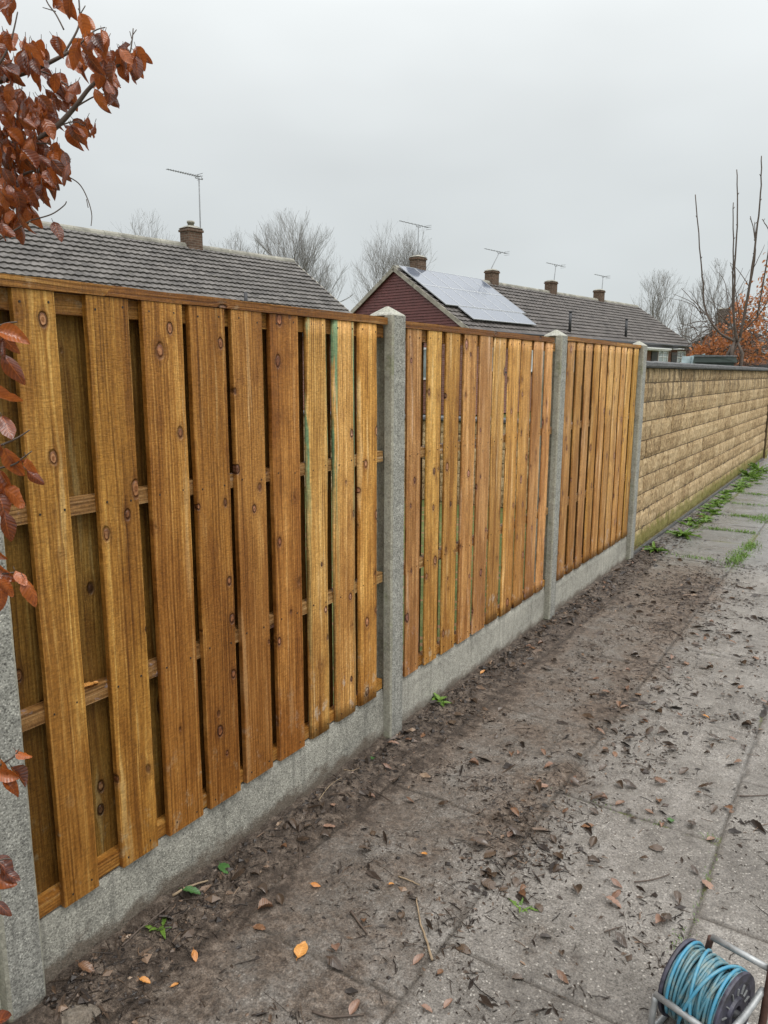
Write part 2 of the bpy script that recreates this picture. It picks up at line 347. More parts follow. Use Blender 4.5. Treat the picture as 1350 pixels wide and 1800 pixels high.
def path_fields(X, Y):
    jit = (fbm(X*9, Y*9, 3)-.5)*.022
    Xd, Yd = X+jit, Y+jit
    jd = np.full(X.shape, 9.)
    for j in JX[1:-1]: jd = np.minimum(jd, np.abs(Xd-j))
    col = np.clip(np.searchsorted(np.array(JX), X.ravel())-1, 0, 5).reshape(X.shape)
    tilt = np.zeros(X.shape)
    for k in range(6):
        msk = col == k
        for jy in JY[k]: jd = np.where(msk, np.minimum(jd, np.abs(Yd-jy)), jd)
        row = np.searchsorted(np.array(JY[k]), Y[msk])
        tilt[msk] = (_hash(row*1.0, np.full(row.shape, k*1.0), 5)-.5)*.007
    near = 1-sstep(6.6, 7.6, Y)
    n1 = fbm(X*3.1, Y*3.1, 21); n2 = fbm(X*7.5, Y*7.5, 40); n3 = fbm(X*26, Y*26, 60, 3)
    fence = 1-sstep(.08, .34+.22*(n1-.5)*2, X)
    band = np.exp(-((X-.80+.14*(n2-.5))/.11)**2)*sstep(2.3, 3.2, Y)*(1-sstep(6.2, 6.9, Y))
    strip = 1-sstep(.62, .98, X+.5*(n1-.5))
    patch = np.exp(-((X-.62)/.26)**2-((Y-6.0)/.75)**2)+.8*np.exp(-((X-.80)/.14)**2-((Y-2.35)/.30)**2)
    mud = near*(fence*1.0+.50*strip+.42*band+.5*patch)+.5*(1-sstep(.05, .3, X))*(1-near)
    mud = mud+near*.22*(sstep(.55, .72, n2))*(1-sstep(1.0, 1.6, X))
    heap = near*(.034*fence*(.25+1.1*n3)*(1-sstep(.02, .16+.12*n2, X)) + .010*band*n3 + .008*patch*n3)+.03*(1-sstep(.02, .2, X))*(1-near)*(.4+n3)
    lump = near*(strip*.005+fence*.010)*(fbm(X*38, Y*38, 80, 3)-.45)
    g = 1-sstep(.002, .010, jd)
    fill = np.clip(mud*.9, 0, 1)
    z = tilt*(1-fill*.7) - .009*g*(1-.75*fill) + heap + lump + (fbm(X*14, Y*14, 9, 2)-.5)*.003
    mossm = .8*(1-sstep(.003, .018, jd))*(.35+.9*fbm(X*30, Y*30, 95, 2))*sstep(.5, .7, fbm(X*2.3, Y*2.3, 90))*(.35+.65*sstep(.7, 1.1, X))*(1.0)*sstep(1.0, 1.6, Y) + .9*(1-near)*(1-sstep(.008, .05, jd))*sstep(.42, .6, fbm(X*1.7, Y*1.7, 91))
    return z, np.clip(mud, 0, 1), np.clip(mossm, 0, 1), g*(1-.15*fill), 1-near
GZ, MUD, MOSS, JNT, FAR = path_fields(GX, GY)
def ground_z(x, y):
    if x < -.11 or y > 26: return -.02
    z, *_ = path_fields(np.array([[float(x)]]), np.array([[float(y)]])); return float(z[0, 0])
nx, ny = len(xs), len(ys)
me = bpy.data.meshes.new('path')
idx = np.arange(nx*ny).reshape(ny, nx)
quads = np.stack([idx[:-1, :-1], idx[:-1, 1:], idx[1:, 1:], idx[1:, :-1]], -1).reshape(-1, 4)
me.vertices.add(nx*ny); me.vertices.foreach_set('co', np.stack([GX, GY, GZ], -1).astype(np.float32).ravel())
me.loops.add(quads.size); me.loops.foreach_set('vertex_index', quads.ravel().astype(np.int32))
me.polygons.add(len(quads)); me.polygons.foreach_set('loop_start', np.arange(0, quads.size, 4, dtype=np.int32)); 
me.update(calc_edges=True); me.polygons.foreach_set('use_smooth', np.ones(len(quads), dtype=bool))
for nm, arr in (('mud', MUD), ('moss', MOSS), ('joint', JNT), ('far', FAR)):
    a = me.attributes.new(nm, 'FLOAT', 'POINT'); a.data.foreach_set('value', arr.astype(np.float32).ravel())
me.materials.append(M['path']); path = link('path', me); tag(path, kind='structure')

def mat_lawn():
    m = NT('lawn', .9, .2); p = m.pos()
    a = m.noise(p, .9, 5., .65); b = m.noise(p, 24., 5., .7)
    c = m.ramp(m.math('ADD', m.math('MULTIPLY', a, .5), m.math('MULTIPLY', b, .5)), [(.36, (.05, .06, .018)), (.5, (.085, .105, .03)), (.64, (.15, .14, .05))])
    v = m.vor(p, 11.); vc = m.n('ShaderNodeSeparateColor', {0: m.vor(p, 11., out=1)}, out=0)
    c = m.mix(m.math('MULTIPLY', m.math('GREATER_THAN', vc, .5), m.math('SUBTRACT', 1., m.sm(v, .3, .45))), c, (.20, .115, .06))
    m.color(c); m.bump(b, .6, .03); return m.mat
M['lawn'] = mat_lawn()
gb = MB(); gb.add([(-400, -400, -.06), (400, -400, -.06), (400, 600, -.06), (-400, 600, -.06)], [(0, 1, 2, 3)])
tag(gb.build('ground', M['lawn']), kind='structure')

# ------------------------------------------------------------------ fence
def board_mesh(w, h, t, round_, seed, nails=(), wob=.0012, rail_front=True, wane=0.):
    r = random.Random(seed); mb = MB(); N = 26; ring = []
    prof = []
    for sgn in (-1, 1): pass
    k = 4 if round_ > .003 else 2
    def profile(z):
        out = [(-t, -w/2), (-t, w/2)]
        rl = round_*(1+wane*(mnoise.noise(Vector((seed, z*2.2, 1)))*1.2)); rr = round_*(1+wane*(mnoise.noise(Vector((seed+9, z*2.2, 1)))*1.2))
        rl = max(.0015, rl); rr = max(.0015, rr); dl = min(t*.8, rl*.8); dr = min(t*.8, rr*.8)
        for i in range(k+1):
            a = math.pi/2*i/k; out.append((-dr+dr*math.sin(a), w/2-rr+rr*math.cos(a)))
        for i in range(k+1):
            a = math.pi/2*i/k; out.append((-dl+dl*math.cos(a), -w/2+rl-rl*math.sin(a)))
        return out
    np_ = len(profile(0)); vs = []; fs = []
    for i in range(N+1):
        z = h*i/N
        e1 = mnoise.noise(Vector((seed*1.7, z*5., 0)))*wob*1.5 + mnoise.noise(Vector((seed*1.7, z*31., 3)))*wob*.6
        e2 = mnoise.noise(Vector((seed*2.9, z*5., 7)))*wob*1.5 + mnoise.noise(Vector((seed*2.9, z*31., 9)))*wob*.6
        cx = mnoise.noise(Vector((seed*.7, z*1.1, 5)))*.002
        for (x, y) in profile(z): vs.append((x+cx, y+(e1 if y > 0 else e2), z))
    for i in range(N):
        for j in range(np_): fs.append((i*np_+j, i*np_+(j+1) % np_, (i+1)*np_+(j+1) % np_, (i+1)*np_+j))
    fs.append(tuple(range(np_))[::-1]); fs.append(tuple(N*np_+j for j in range(np_)))
    mb.add(vs, fs, 0, round_ > .003)
    for z in nails:
        for s in (-1, 1):
            y = s*(w*.31)+r.uniform(-.006, .006); zz = z+r.uniform(-.008, .008)
            c = [(.0012, y+.0028*math.cos(a*math.pi/3), zz+.0034*math.sin(a*math.pi/3)) for a in range(6)]
            b = [(-.001, v[1], v[2]) for v in c]
            mb.add(c+b, [tuple(range(6))]+[(i, 6+i, 6+(i+1) % 6, (i+1) % 6) for i in range(6)], 1)
    return mb
FRONT = {
 1: [(1.055, 1.166), (1.25, 1.382), (1.427, 1.571), (1.604, 1.749), (1.78, 1.921), (1.963, 2.109), (2.155, 2.278), (2.32, 2.461), (2.49, 2.623)],
 2: [(2.855, 2.990), (3.032, 3.168), (3.211, 3.364), (3.393, 3.546), (3.570, 3.732), (3.755, 3.915), (3.942, 4.110), (4.132, 4.292), (4.312, 4.474), (4.503, 4.640)],
 3: [(4.900, 5.046), (5.095, 5.233), (5.284, 5.420), (5.467, 5.610), (5.647, 5.790), (5.822, 5.962), (5.995, 6.136), (6.168, 6.305), (6.340, 6.478), (6.515, 6.660)]}
PB = {1: (.967, 2.690, .218, .262, 1.886), 2: (2.800, 4.690, .262, .262, 1.880), 3: (4.815, 6.715, .256, .256, 1.900)}
TINT1 = [(1.08,1.06,.92), (1.02,.96,.76), (1.10,1.00,.86), (.88,.75,.60), (1.04,.94,.92), (1.08,.92,.86), (1.50,1.62,1.9), (1.72,1.84,2.3), (1.72,1.76,1.8)]
BOARD_LABEL = {(1, 5): 'board with a long split and pale streak', (1, 6): 'rounded board with green stain down its left edge', (1, 7): 'rounded board with green stain on both edges', (2, 1): 'board with one big dark knot near its top'}
PANEL_LABEL = {1: 'nearest timber fence panel, widest board gaps, green stains on its right-hand boards',
               2: 'middle timber fence panel with garden showing through its narrow gaps',
               3: 'far timber fence panel of tightly spaced golden boards, next to the stone wall'}
for P_ in (1, 2, 3):
    y0, y1, zb0, zb1, zt = PB[P_]
    pan = empty('fence_panel', (-.02, y0, zb0), PANEL_LABEL[P_], 'fence panel', 'wooden fence panels between concrete posts')
    def L(x, y, z): return (x+.02, y-y0, z-zb0)
    bz = lambda y: zb0+(zb1-zb0)*(y-y0)/(y1-y0)
    railz = {1: (1.312, .772), 2: (1.300, .765), 3: (1.305, .770)}[P_]
    rails = [(zt-.052, zt-.001), (railz[0], railz[0]+.046), (railz[1], railz[1]+.046)]
    for i, (a, b) in enumerate(FRONT[P_]):
        w = b-a; zb = bz((a+b)/2)+rng.uniform(-.003, .003); h = zt-zb
        wany = (P_ == 1 and i >= 6) or P_ == 3 or (P_ == 2 and i >= 5)
        rd = .016 if (P_ == 1 and i >= 6) else (.014 if P_ == 3 else (.011 if P_ == 2 and i >= 5 else .0022))
        w -= 0. if P_ == 1 else (.011 if P_ == 2 else .004); TK = .017 if P_ == 1 else .009
        mb = board_mesh(w, h, TK, rd, 100*P_+i, nails=[h-.03, railz[0]+.023-zb, railz[1]+.023-zb, .03], wane=1. if wany else 0.)
        o = mb.build('board', [M['wood_green'] if (P_ == 1 and i in (6, 7)) else M['wood'], M['nail']], pan, L(rng.uniform(-.0015, .0015), (a+b)/2, zb))
        o.rotation_euler = (R(rng.uniform(-.12, .12)), 0, R(rng.uniform(-.35, .35)))
        if P_ == 1: tcol = TINT1[i]
        else:
            q = rng.uniform(1.25, 1.72); tcol = (q*1.04, q*rng.uniform(1.02, 1.14), q*rng.uniform(1.0, 1.6))
        o.color = (*tcol, 1)
        if (P_, i) in BOARD_LABEL: o['label'] = BOARD_LABEL[(P_, i)]
    F = FRONT[P_]
    cents = [(F[i][1]+F[i+1][0])/2 for i in range(len(F)-1)]
    cents = [F[0][0]-.055]+cents+[F[-1][1]+.045]
    for i, c in enumerate(cents):
        w = (.162 if i < 6 else .132) if P_ == 1 else ((.136 if i < 5 else .108) if P_ == 2 else .12)
        if i == 0: w = .12
        if i == len(cents)-1: w = .07
        lo = max(y0+.004, c-w/2); hi = min(y1-.004, c+w/2)
        if P_ == 1 and i == 0: lo, hi = y0+.004, y0+.150
        zb = bz(c)+.004; h = zt-zb-.004
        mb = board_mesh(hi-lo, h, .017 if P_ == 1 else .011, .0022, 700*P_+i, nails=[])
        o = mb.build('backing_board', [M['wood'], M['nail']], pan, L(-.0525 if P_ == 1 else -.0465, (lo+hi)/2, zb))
        q = rng.uniform(.42, .62); o.color = (q*.95, q, q*.85, 1)  # shade of the gaps put into the colour: backing boards tinted dark
    for (za, zb_) in rails:
        mb = MB(); mb.box((-.017, -(y1-y0)/2+.002, -(zb_-za)/2), (.017, (y1-y0)/2-.002, (zb_-za)/2))
        o = mb.build('rail', M['wood_h'], pan, L(-.0345 if P_ == 1 else -.0285, (y0+y1)/2, (za+zb_)/2)); o.color = (1.05, 1.25, 2.1, 1) if zb_ < zt-.1 else (.78, .74, .66, 1)
    mb = MB(); ya, yb = y0+.002, y1-.002; hy = (ya+yb)/2
    pts = []
    for (y, z) in ((ya, bz(ya)), (yb, bz(yb))): pts.append((y-hy, z))
    zc = (pts[0][1]+pts[1][1])/2
    vs = []
    for x in (-.017, .017):
        for (y, z) in pts:
            for dz in (.006, .05): vs.append((x, y, z+dz-zc))
    mb.add(vs, [(4, 6, 7, 5), (0, 1, 3, 2), (1, 5, 7, 3), (0, 2, 6, 4), (0, 4, 5, 1), (2, 3, 7, 6)])
    o = mb.build('rail', M['wood_h'], pan, L(-.0345 if P_ == 1 else -.0285, hy, zc)); o.color = (1.05, 1., .88, 1)
    # capping: lengths of flat timber meeting in a scarf cut
    cuts = {1: [y0+.002, y0+.34, y1-.003], 2: [y0+.003, y1-.06], 3: [y0+.003, y1-.003]}[P_]
    for i in range(len(cuts)-1):
        a, b = cuts[i], cuts[i+1]; hy = (a+b)/2; mb = MB(); N = 18; ct = zt+.032
        vs = []; fs = []
        for j in range(N+1):
            y = a+(b-a)*j/N - hy
            wv = mnoise.noise(Vector((P_*3+i, y*7, 0)))*.0022; wz = mnoise.noise(Vector((P_*3+i, y*5, 4)))*.0025
            sc_ = .030 if (j == N and i < len(cuts)-2) else 0; sc2 = .030 if (j == 0 and i > 0) else 0
            vs += [(-.046, y, -.014), (.0275+wv, y-sc_*0, -.015+wz*.6), (.0275+wv, y+sc_-0+sc2*1.0, .0135+wz), (-.046, y+sc_+sc2, .0145+wz)]
        for j in range(N):
            q = j*4
            for s in range(4): fs.append((q+s, q+(s+1) % 4, q+4+(s+1) % 4, q+4+s))
        fs += [(3, 2, 1, 0), (N*4, N*4+1, N*4+2, N*4+3)]
        mb.add(vs, fs); o = mb.build('cap_rail', M['wood_h'], pan, L(-.0225, hy, ct-.0155)); fix_normals(o)
        o.color = {1: [(1.0, .98, .9, 1), (.80, .70, .60, 1)], 2: [(.70, .58, .48, 1)], 3: [(1.05, .98, .85, 1)]}[P_][i]

def concrete_post(yc, label, w=.105, top=1.926, lean=0.):
    hw = w/2; root = empty('concrete_post', (-.03, yc, 0), label, 'fence post', 'concrete fence posts')
    def outline(z):
        # slotted H section, front at +x
        return [(.060, -hw+.008), (.060, hw-.008), (.052, hw), (.017, hw), (.015, hw-.028), (-.029, hw-.028), (-.031, hw), (-.062, hw), (-.068, hw-.008), (-.068, -hw+.008), (-.062, -hw), (-.031, -hw), (-.029, -hw+.028), (.015, -hw+.028), (.017, -hw), (.052, -hw)]
    mb = MB(); n = 16; vs = []; N = 24
    for i in range(N+1):
        z = -.25+(top+.25)*i/N
        for j, (x, y) in enumerate(outline(z)):
            d = mnoise.noise(Vector((x*30+yc, y*30, z*9)))*.0012
            vs.append((x+d, y+d, z))
    for i in range(N):
        for j in range(n): mb.add([vs[i*n+j], vs[i*n+(j+1) % n], vs[(i+1)*n+(j+1) % n], vs[(i+1)*n+j]], [(0, 1, 2, 3)], 0 if j == 0 else 1)
    b = mb.build('shaft', [M['post_face'], M['post_side']], root)
    cb = MB(); o2 = [(.060, -hw+.008), (.060, hw-.008), (.052, hw), (-.062, hw), (-.068, hw-.008), (-.068, -hw+.008), (-.062, -hw), (.052, -hw)]
    vs = [(x, y, top) for x, y in o2]+[(x*.93-.0003, y*.93, top+.006) for x, y in o2]+[(.004, 0, top+.040), (-.012, 0, top+.040)]
    k = 8; fs = [tuple(range(k))[::-1]]+[(i, (i+1) % k, k+(i+1) % k, k+i) for i in range(k)]
    fs += [(k+0, k+1, 16), (k+1, k+2, 16), (k+2, k+3, 17, 16), (k+3, k+4, 17), (k+4, k+5, 17), (k+5, k+6, 17), (k+6, k+7, 16, 17), (k+7, k+0, 16)]
    cb.add(vs, fs); c = cb.build('pointed_cap', M['post_cap'], root)
    root.rotation_euler = (lean, 0, 0)
concrete_post(.914, 'nearest concrete post, at the left edge with beech leaves hanging before it')
concrete_post(2.744, 'speckled concrete post between the nearest and the middle fence panel')
concrete_post(4.752, 'concrete post between the middle and the far fence panel')
concrete_post(6.766, 'concrete post where the timber fence meets the stone wall', w=.115)

def gravel_board(ya, yb, za, zb, label, m, xf=-.012):
    mb = MB(); N = 40; K = 8; vs = []; fs = []; hy = (ya+yb)/2
    for i in range(N+1):
        y = ya+(yb-ya)*i/N; zt = za+(zb-za)*i/N
        zt += mnoise.noise(Vector((y*9, 3, za)))*.003
        for j in range(K+1):
            z = -.12+(zt+.12)*j/K
            vs.append((xf+mnoise.noise(Vector((y*7, z*7, 1)))*.0022-(.006 if j == K else 0), y-hy, z))
        vs.append((xf-.045, y-hy, zt)); vs.append((xf-.045, y-hy, -.12))
    n = K+3
    for i in range(N):
        for j in range(n): fs.append((i*n+j, (i+1)*n+j, (i+1)*n+(j+1) % n, i*n+(j+1) % n))
    fs += [tuple(range(n)), tuple(N*n+j for j in range(n))[::-1]]
    mb.add(vs, fs); o = mb.build('gravel_board', m, None, (0, hy, 0)); tag(o, label, 'gravel board', 'concrete gravel boards under the fence'); return o
gravel_board(-.9, .862, .25, .25, 'pale mossy sliver of gravel board left of the nearest post', M['gravel_moss'])
gravel_board(.964, 2.694, .216, .259, 'dark splashed concrete gravel board under the nearest fence panel', M['gravel_wet'])
gravel_board(2.798, 4.700, .259, .259, 'pale concrete gravel board under the middle fence panel', M['gravel'])
gravel_board(4.806, 6.706, .253, .253, 'pale concrete gravel board under the far fence panel', M['gravel'])

# ------------------------------------------------------------------ stone wall
def mat_stone(moss_z=True):
    m = NT('buff_stone', .85, .25); p = m.obj()
    rnd = m.attr('blk'); big = m.noise(p, 5., 4., .6); mid = m.noise(p, 34., 5., .75); fine = m.noise(p, 150., 3., .7)
    stri = m.noise(m.scale(p, (30., 46., 13.)), 1., 5., .75)
    mid = m.math('ADD', m.math('MULTIPLY', mid, .45), m.math('MULTIPLY', stri, .55))
    mid = m.mapr(mid, .36, .64, .27, .73)
    t = m.math('ADD', m.math('ADD', m.math('MULTIPLY', mid, .70), m.math('MULTIPLY', big, .24)), m.math('MULTIPLY', rnd, .09))
    c = m.ramp(t, [(.36, (.10, .060, .027)), (.45, (.33, .220, .108)), (.54, (.52, .375, .205)), (.66, (.70, .54, .33))])
    z = m.n('ShaderNodeSeparateXYZ', {0: p}, out=2)
    soot = m.noise(m.scale(p, (1., 9., 1.2)), 1., 4., .6)
    up = m.sm(z, 1.15, 1.70)
    c = m.mix(m.math('MULTIPLY', m.math('MULTIPLY', m.sm(soot, .42, .64), m.math('ADD', up, .15)), .70), c, (.085, .068, .045))
    pit = m.noise(p, 60., 5., .8); c = m.mix(m.math('MULTIPLY', m.sm(pit, .53, .64), .75), c, (.105, .070, .038))
    mo = m.noise(m.scale(p, (1., 5., 4.)), 1.6, 5., .7)
    mz = m.math('SUBTRACT', 1., m.sm(m.math('ADD', z, m.math('MULTIPLY', m.math('SUBTRACT', mo, .5), .35)), .13, .27))
    if moss_z: c = m.mix(m.math('MULTIPLY', mz, .78), c, m.mix(fine, (.10, .105, .018), (.24, .23, .05)))
    m.color(c); m.bump(m.math('ADD', m.math('MULTIPLY', mid, .8), m.math('MULTIPLY', fine, .3)), .9, .012); return m.mat
M['stone'] = mat_stone(); M['stone_dry'] = mat_stone(False)
M['mortar'] = mat_plain('mortar', (.11, .075, .038), .9, .3, 40.)
M['coping'] = mat_concrete('weathered_coping', (.075, .075, .075), .9, 120., bump=.9, rough=.55)
def block_wall(name, y0, y1, zt, zs, mats, loc, rz, label, cat, x_front=0., depth=.2, seed=4, cope=True, bl=(.28, .62)):
    root = empty(name, loc, label, cat, None, rz); r = random.Random(seed)
    mb = MB(); mb.box((x_front-depth, y0, -.1), (x_front-.012, y1, zt-.004), 1)
    blk = []
    for k in range(len(zs)-1):
        za, zb = zs[k], zs[k+1]; y = y0
        while y < y1-.02:
            L_ = r.uniform(*bl); e = min(y1, y+L_)
            if y1-e < .12: e = y1
            g = .0052; v = r.random(); NX, NZ = max(4, int((e-y)/.045)), 4
            vs = []; fs = []
            x_off = x_front + r.uniform(-.002, .002)
            for i in range(NX+1):
                for j in range(NZ+1):
                    yy = y+g*.6+(e-y-2*g*.6)*i/NX; zz = za+g+(zb-za-2*g)*j/NZ
                    edge = (i in (0, NX)) or (j in (0, NZ))
                    x = x_off+mnoise.noise(Vector((yy*11, zz*11, seed)))*.008+mnoise.noise(Vector((yy*30, zz*30, seed)))*.007-(.009 if edge else 0)
                    vs.append((x, yy, zz))
            for i in range(NX):
                for j in range(NZ): a = i*(NZ+1)+j; fs.append((a, a+NZ+1, a+NZ+2, a+1))
            b = len(vs); per = [j for j in range(NZ+1)]+[i*(NZ+1)+NZ for i in range(1, NX+1)]+[NX*(NZ+1)+j for j in range(NZ-1, -1, -1)]+[i*(NZ+1) for i in range(NX-1, 0, -1)]
            vs += [(x_front-.03, vs[q][1], vs[q][2]) for q in per]; npz = len(per)
            for q in range(npz): fs.append((per[q], per[(q+1) % npz], b+(q+1) % npz, b+q))
            mb.add(vs, fs, 0, False); blk += [v]*len(vs); y = e
    o = mb.build('stonework', mats, root)
    a = o.data.attributes.new('blk', 'FLOAT', 'POINT'); vals = [0.5]*8+blk; a.data.foreach_set('value', vals)
    if cope:
        cb = MB(); N = int((y1-y0)/.05); vs = []; fs = []; hh = .052
        for i in range(N+1):
            y = y0+(y1-y0)*i/N; n_ = lambda q: mnoise.noise(Vector((y*6, q, seed)))*.006+mnoise.noise(Vector((y*25, q, seed)))*.003
            pr = [(x_front+.035+n_(1), zt+.002), (x_front+.042+n_(2), zt+.018+n_(3)), (x_front+.035+n_(4), zt+hh-.006+n_(5)), (x_front+.01, zt+hh+.004+n_(6)), (x_front-depth/2, zt+hh+.014+n_(7)), (x_front-depth-.03, zt+hh), (x_front-depth-.03, zt+.002)]
            vs += [(x, y, z) for x, z in pr]
        for i in range(N):
            for j in range(7): fs.append((i*7+j, i*7+(j+1) % 7, (i+1)*7+(j+1) % 7, (i+1)*7+j))
        fs += [tuple(range(7)), tuple(N*7+j for j in range(7))[::-1]]
        cb.add(vs, fs, 0, False); o2 = cb.build('coping', M['coping'], root); fix_normals(o2)
    return root
ZS = [-.05, .052, .222, .400, .566, .732, .902, .1+.976, 1.254, 1.430, 1.606, 1.742]
w1 = block_wall('stone_wall', 6.826, 16.5, 1.742, ZS, [M['stone'], M['mortar']], (-.02, 0, 0), 0, 'buff split-stone wall with a dark coping running beyond the fence', 'wall')
# the plinth under the first green course
pb = MB(); N = 60; vs = []
for i in range(N+1):
    y = 6.83+9.65*i/N; n_ = mnoise.noise(Vector((y*8, 0, 2)))*.004
    vs += [(.0, y, -.05), (.030+n_, y, -.05), (.028+n_, y, .046+n_), (.0, y, .050)]
fs = []
for i in range(N):
    for j in range(4): fs.append((i*4+j, i*4+(j+1) % 4, (i+1)*4+(j+1) % 4, (i+1)*4+j))
fs += [(0, 1, 2, 3), (N*4+3, N*4+2, N*4+1, N*4)]
pb.add(vs, fs); o = pb.build('footing', M['coping'], w1); fix_normals(o)
block_wall('stone_pier', 0, .42, 1.80, ZS[:-1]+[1.80], [M['stone'], M['mortar']], (.02, 16.52, 0), 0, 'dark end pier of the stone wall at the right edge', 'pier', seed=9, depth=.42)
# low garden wall behind the fence, seen through the gaps of the middle panel
block_wall('garden_wall', .1, 11.5, 1.05, [-.05, .17, .35, .53, .71, .89, 1.05], [M['stone_dry'], M['mortar']], (-11.8, 8.6, 0), R(-90)+R(2), 'low buff garden wall seen through the gaps of the middle fence panel', 'wall', x_front=.0, seed=6)

# ------------------------------------------------------------------ bungalows
def mat_brick(name, c1, c2, mort, sc=1.):
    m = NT(name, .85, .25); p = m.obj()
    u = m.n('ShaderNodeSeparateXYZ', {0: p}, out=0); v = m.n('ShaderNodeSeparateXYZ', {0: p}, out=1); z = m.n('ShaderNodeSeparateXYZ', {0: p}, out=2)
    vec = m.n('ShaderNodeCombineXYZ', {0: m.math('ADD', u, v), 1: z})
    bt = m.n('ShaderNodeTexBrick', {'Vector': vec, 'Color1': c1, 'Color2': c2, 'Mortar': mort, 'Scale': 1., 'Mortar Size': .006, 'Brick Width': .225*sc, 'Row Height': .075*sc, 'Bias': 0.})
    n = m.noise(p, 12., 4.); k = m.mapr(n, .3, .7, .7, 1.25)
    m.color(m.mix(1., bt, m.n('ShaderNodeCombineColor', {0: k, 1: k, 2: k}), 'MULTIPLY')); return m.mat
M['brick'] = mat_brick('red_brick', (.19, .075, .055), (.27, .12, .085), (.28, .24, .20))
M['chimney_brick'] = mat_brick('chimney_brick', (.085, .052, .036), (.135, .082, .056), (.19, .165, .13))
def mat_tile(name, c, mossy=.25):
    m = NT(name, .7, .35); p = m.obj(); a = m.noise(p, 2.5, 5., .6); b = m.noise(p, 30., 4., .7)
    v = m.n('ShaderNodeSeparateColor', {0: m.vor(m.scale(p, (3.3, 3.3, 5.)), 1., out=1)}, out=0)
    t = m.math('ADD', m.math('ADD', m.math('MULTIPLY', a, .45), m.math('MULTIPLY', b, .35)), m.math('MULTIPLY', v, .2))
    cc = m.ramp(t, [(.33, tuple(x*.55 for x in c)), (.5, c), (.68, tuple(x*1.5 for x in c))])
    mo = m.noise(p, 7., 5., .7); cc = m.mix(m.math('MULTIPLY', m.sm(mo, .58, .7), mossy), cc, (.13, .13, .06)); m.color(cc); m.bump(b, .3, .01); return m.mat
M['tile'] = mat_tile('concrete_roof_tile', (.112, .104, .096)); M['tile_far'] = mat_tile('dark_roof_tile', (.090, .080, .073), .1)
M['ridge'] = mat_tile('ridge_tile', (.25, .24, .20), .5); M['verge'] = mat_tile('verge_mortar', (.32, .30, .25), .35)
M['clad'] = mat_plain('red_cladding', (.125, .040, .036), .6, .2, 6.)
M['white'] = mat_plain('white_plastic', (.72, .73, .73), .4, .06); M['dark'] = mat_plain('dark_grey_plastic', (.035, .036, .04), .5)
M['lead'] = mat_plain('lead_grey', (.23, .24, .25), .6)
M['alu'] = mat_plain('aluminium', (.42, .44, .46), .4, .1, metallic=.2)
def mat_glass():
    m = NT('window_glass', .06, .8); p = m.obj(); n = m.noise(p, 1.2, 2.)
    m.color(m.mix(n, (.10, .14, .14), (.45, .52, .50))); return m.mat
M['glass'] = mat_glass()
def mat_solar():
    m = NT('solar_cells', .12, .8); p = m.obj(); x = m.n('ShaderNodeSeparateXYZ', {0: p}, out=0); y = m.n('ShaderNodeSeparateXYZ', {0: p}, out=1)
    def grid(v): return m.math('GREATER_THAN', m.math('ABSOLUTE', m.math('SUBTRACT', m.math('FRACT', m.math('MULTIPLY', v, 6.25)), .5)), .47)
    g = m.math('MAXIMUM', grid(x), grid(y)); n = m.noise(p, 9., 4.)
    m.color(m.mix(m.math('MULTIPLY', g, .4), m.mix(n, (.085, .10, .135), (.15, .175, .215)), (.34, .37, .41))); return m.mat
M['solar'] = mat_solar()
UDIR = Vector((math.sin(R(8.6)), math.cos(R(8.6)), 0)); NDIR = Vector((UDIR.y, -UDIR.x, 0)); TH = R(34)
RZ = -R(8.6)
# local house frame: x = NDIR (towards the path), y = UDIR (along the ridge), z up; origin on the ground below the ridge end
def roof_slope(mb, sgn, ya, yb, ridge, slope_len, period, gauge, amp, th, seed, ss=6):
    """one slope of lapped, waved tiles"""
    dn = Vector((sgn*math.cos(th), 0, -math.sin(th))); nr = Vector((sgn*math.sin(th), 0, math.cos(th)))
    n = int((yb-ya)/period*ss); rows = int(slope_len/gauge)
    for k in range(rows):
        t0 = k*gauge; t1 = t0+gauge+.05
        vs = []; sh = (k % 2)*.0
        for i in range(n+1):
            y = ya+(yb-ya)*i/n; ph = (y/period+sh) % 1.
            w = amp*(math.sin(2*math.pi*ph) if ph < .62 else math.sin(2*math.pi*(.62+(ph-.62)*.4)))
            j = mnoise.noise(Vector((math.floor(y/period)*3.1, k*7.7, seed)))*.006
            a = Vector((0, y, ridge))+dn*t0+nr*(.010+w+j); b = Vector((0, y, ridge))+dn*(t1)+nr*(.062+w+j); c = Vector((0, y, ridge))+dn*(t1)+nr*(.026+w+j)
            vs += [a, b, c]
        fs = []
        for i in range(n):
            q = i*3; fs += [(q, q+1, q+4, q+3), (q+1, q+2, q+5, q+4)]
        if sgn < 0: fs = [f[::-1] for f in fs]
        mb.add(vs, fs, 0, False)
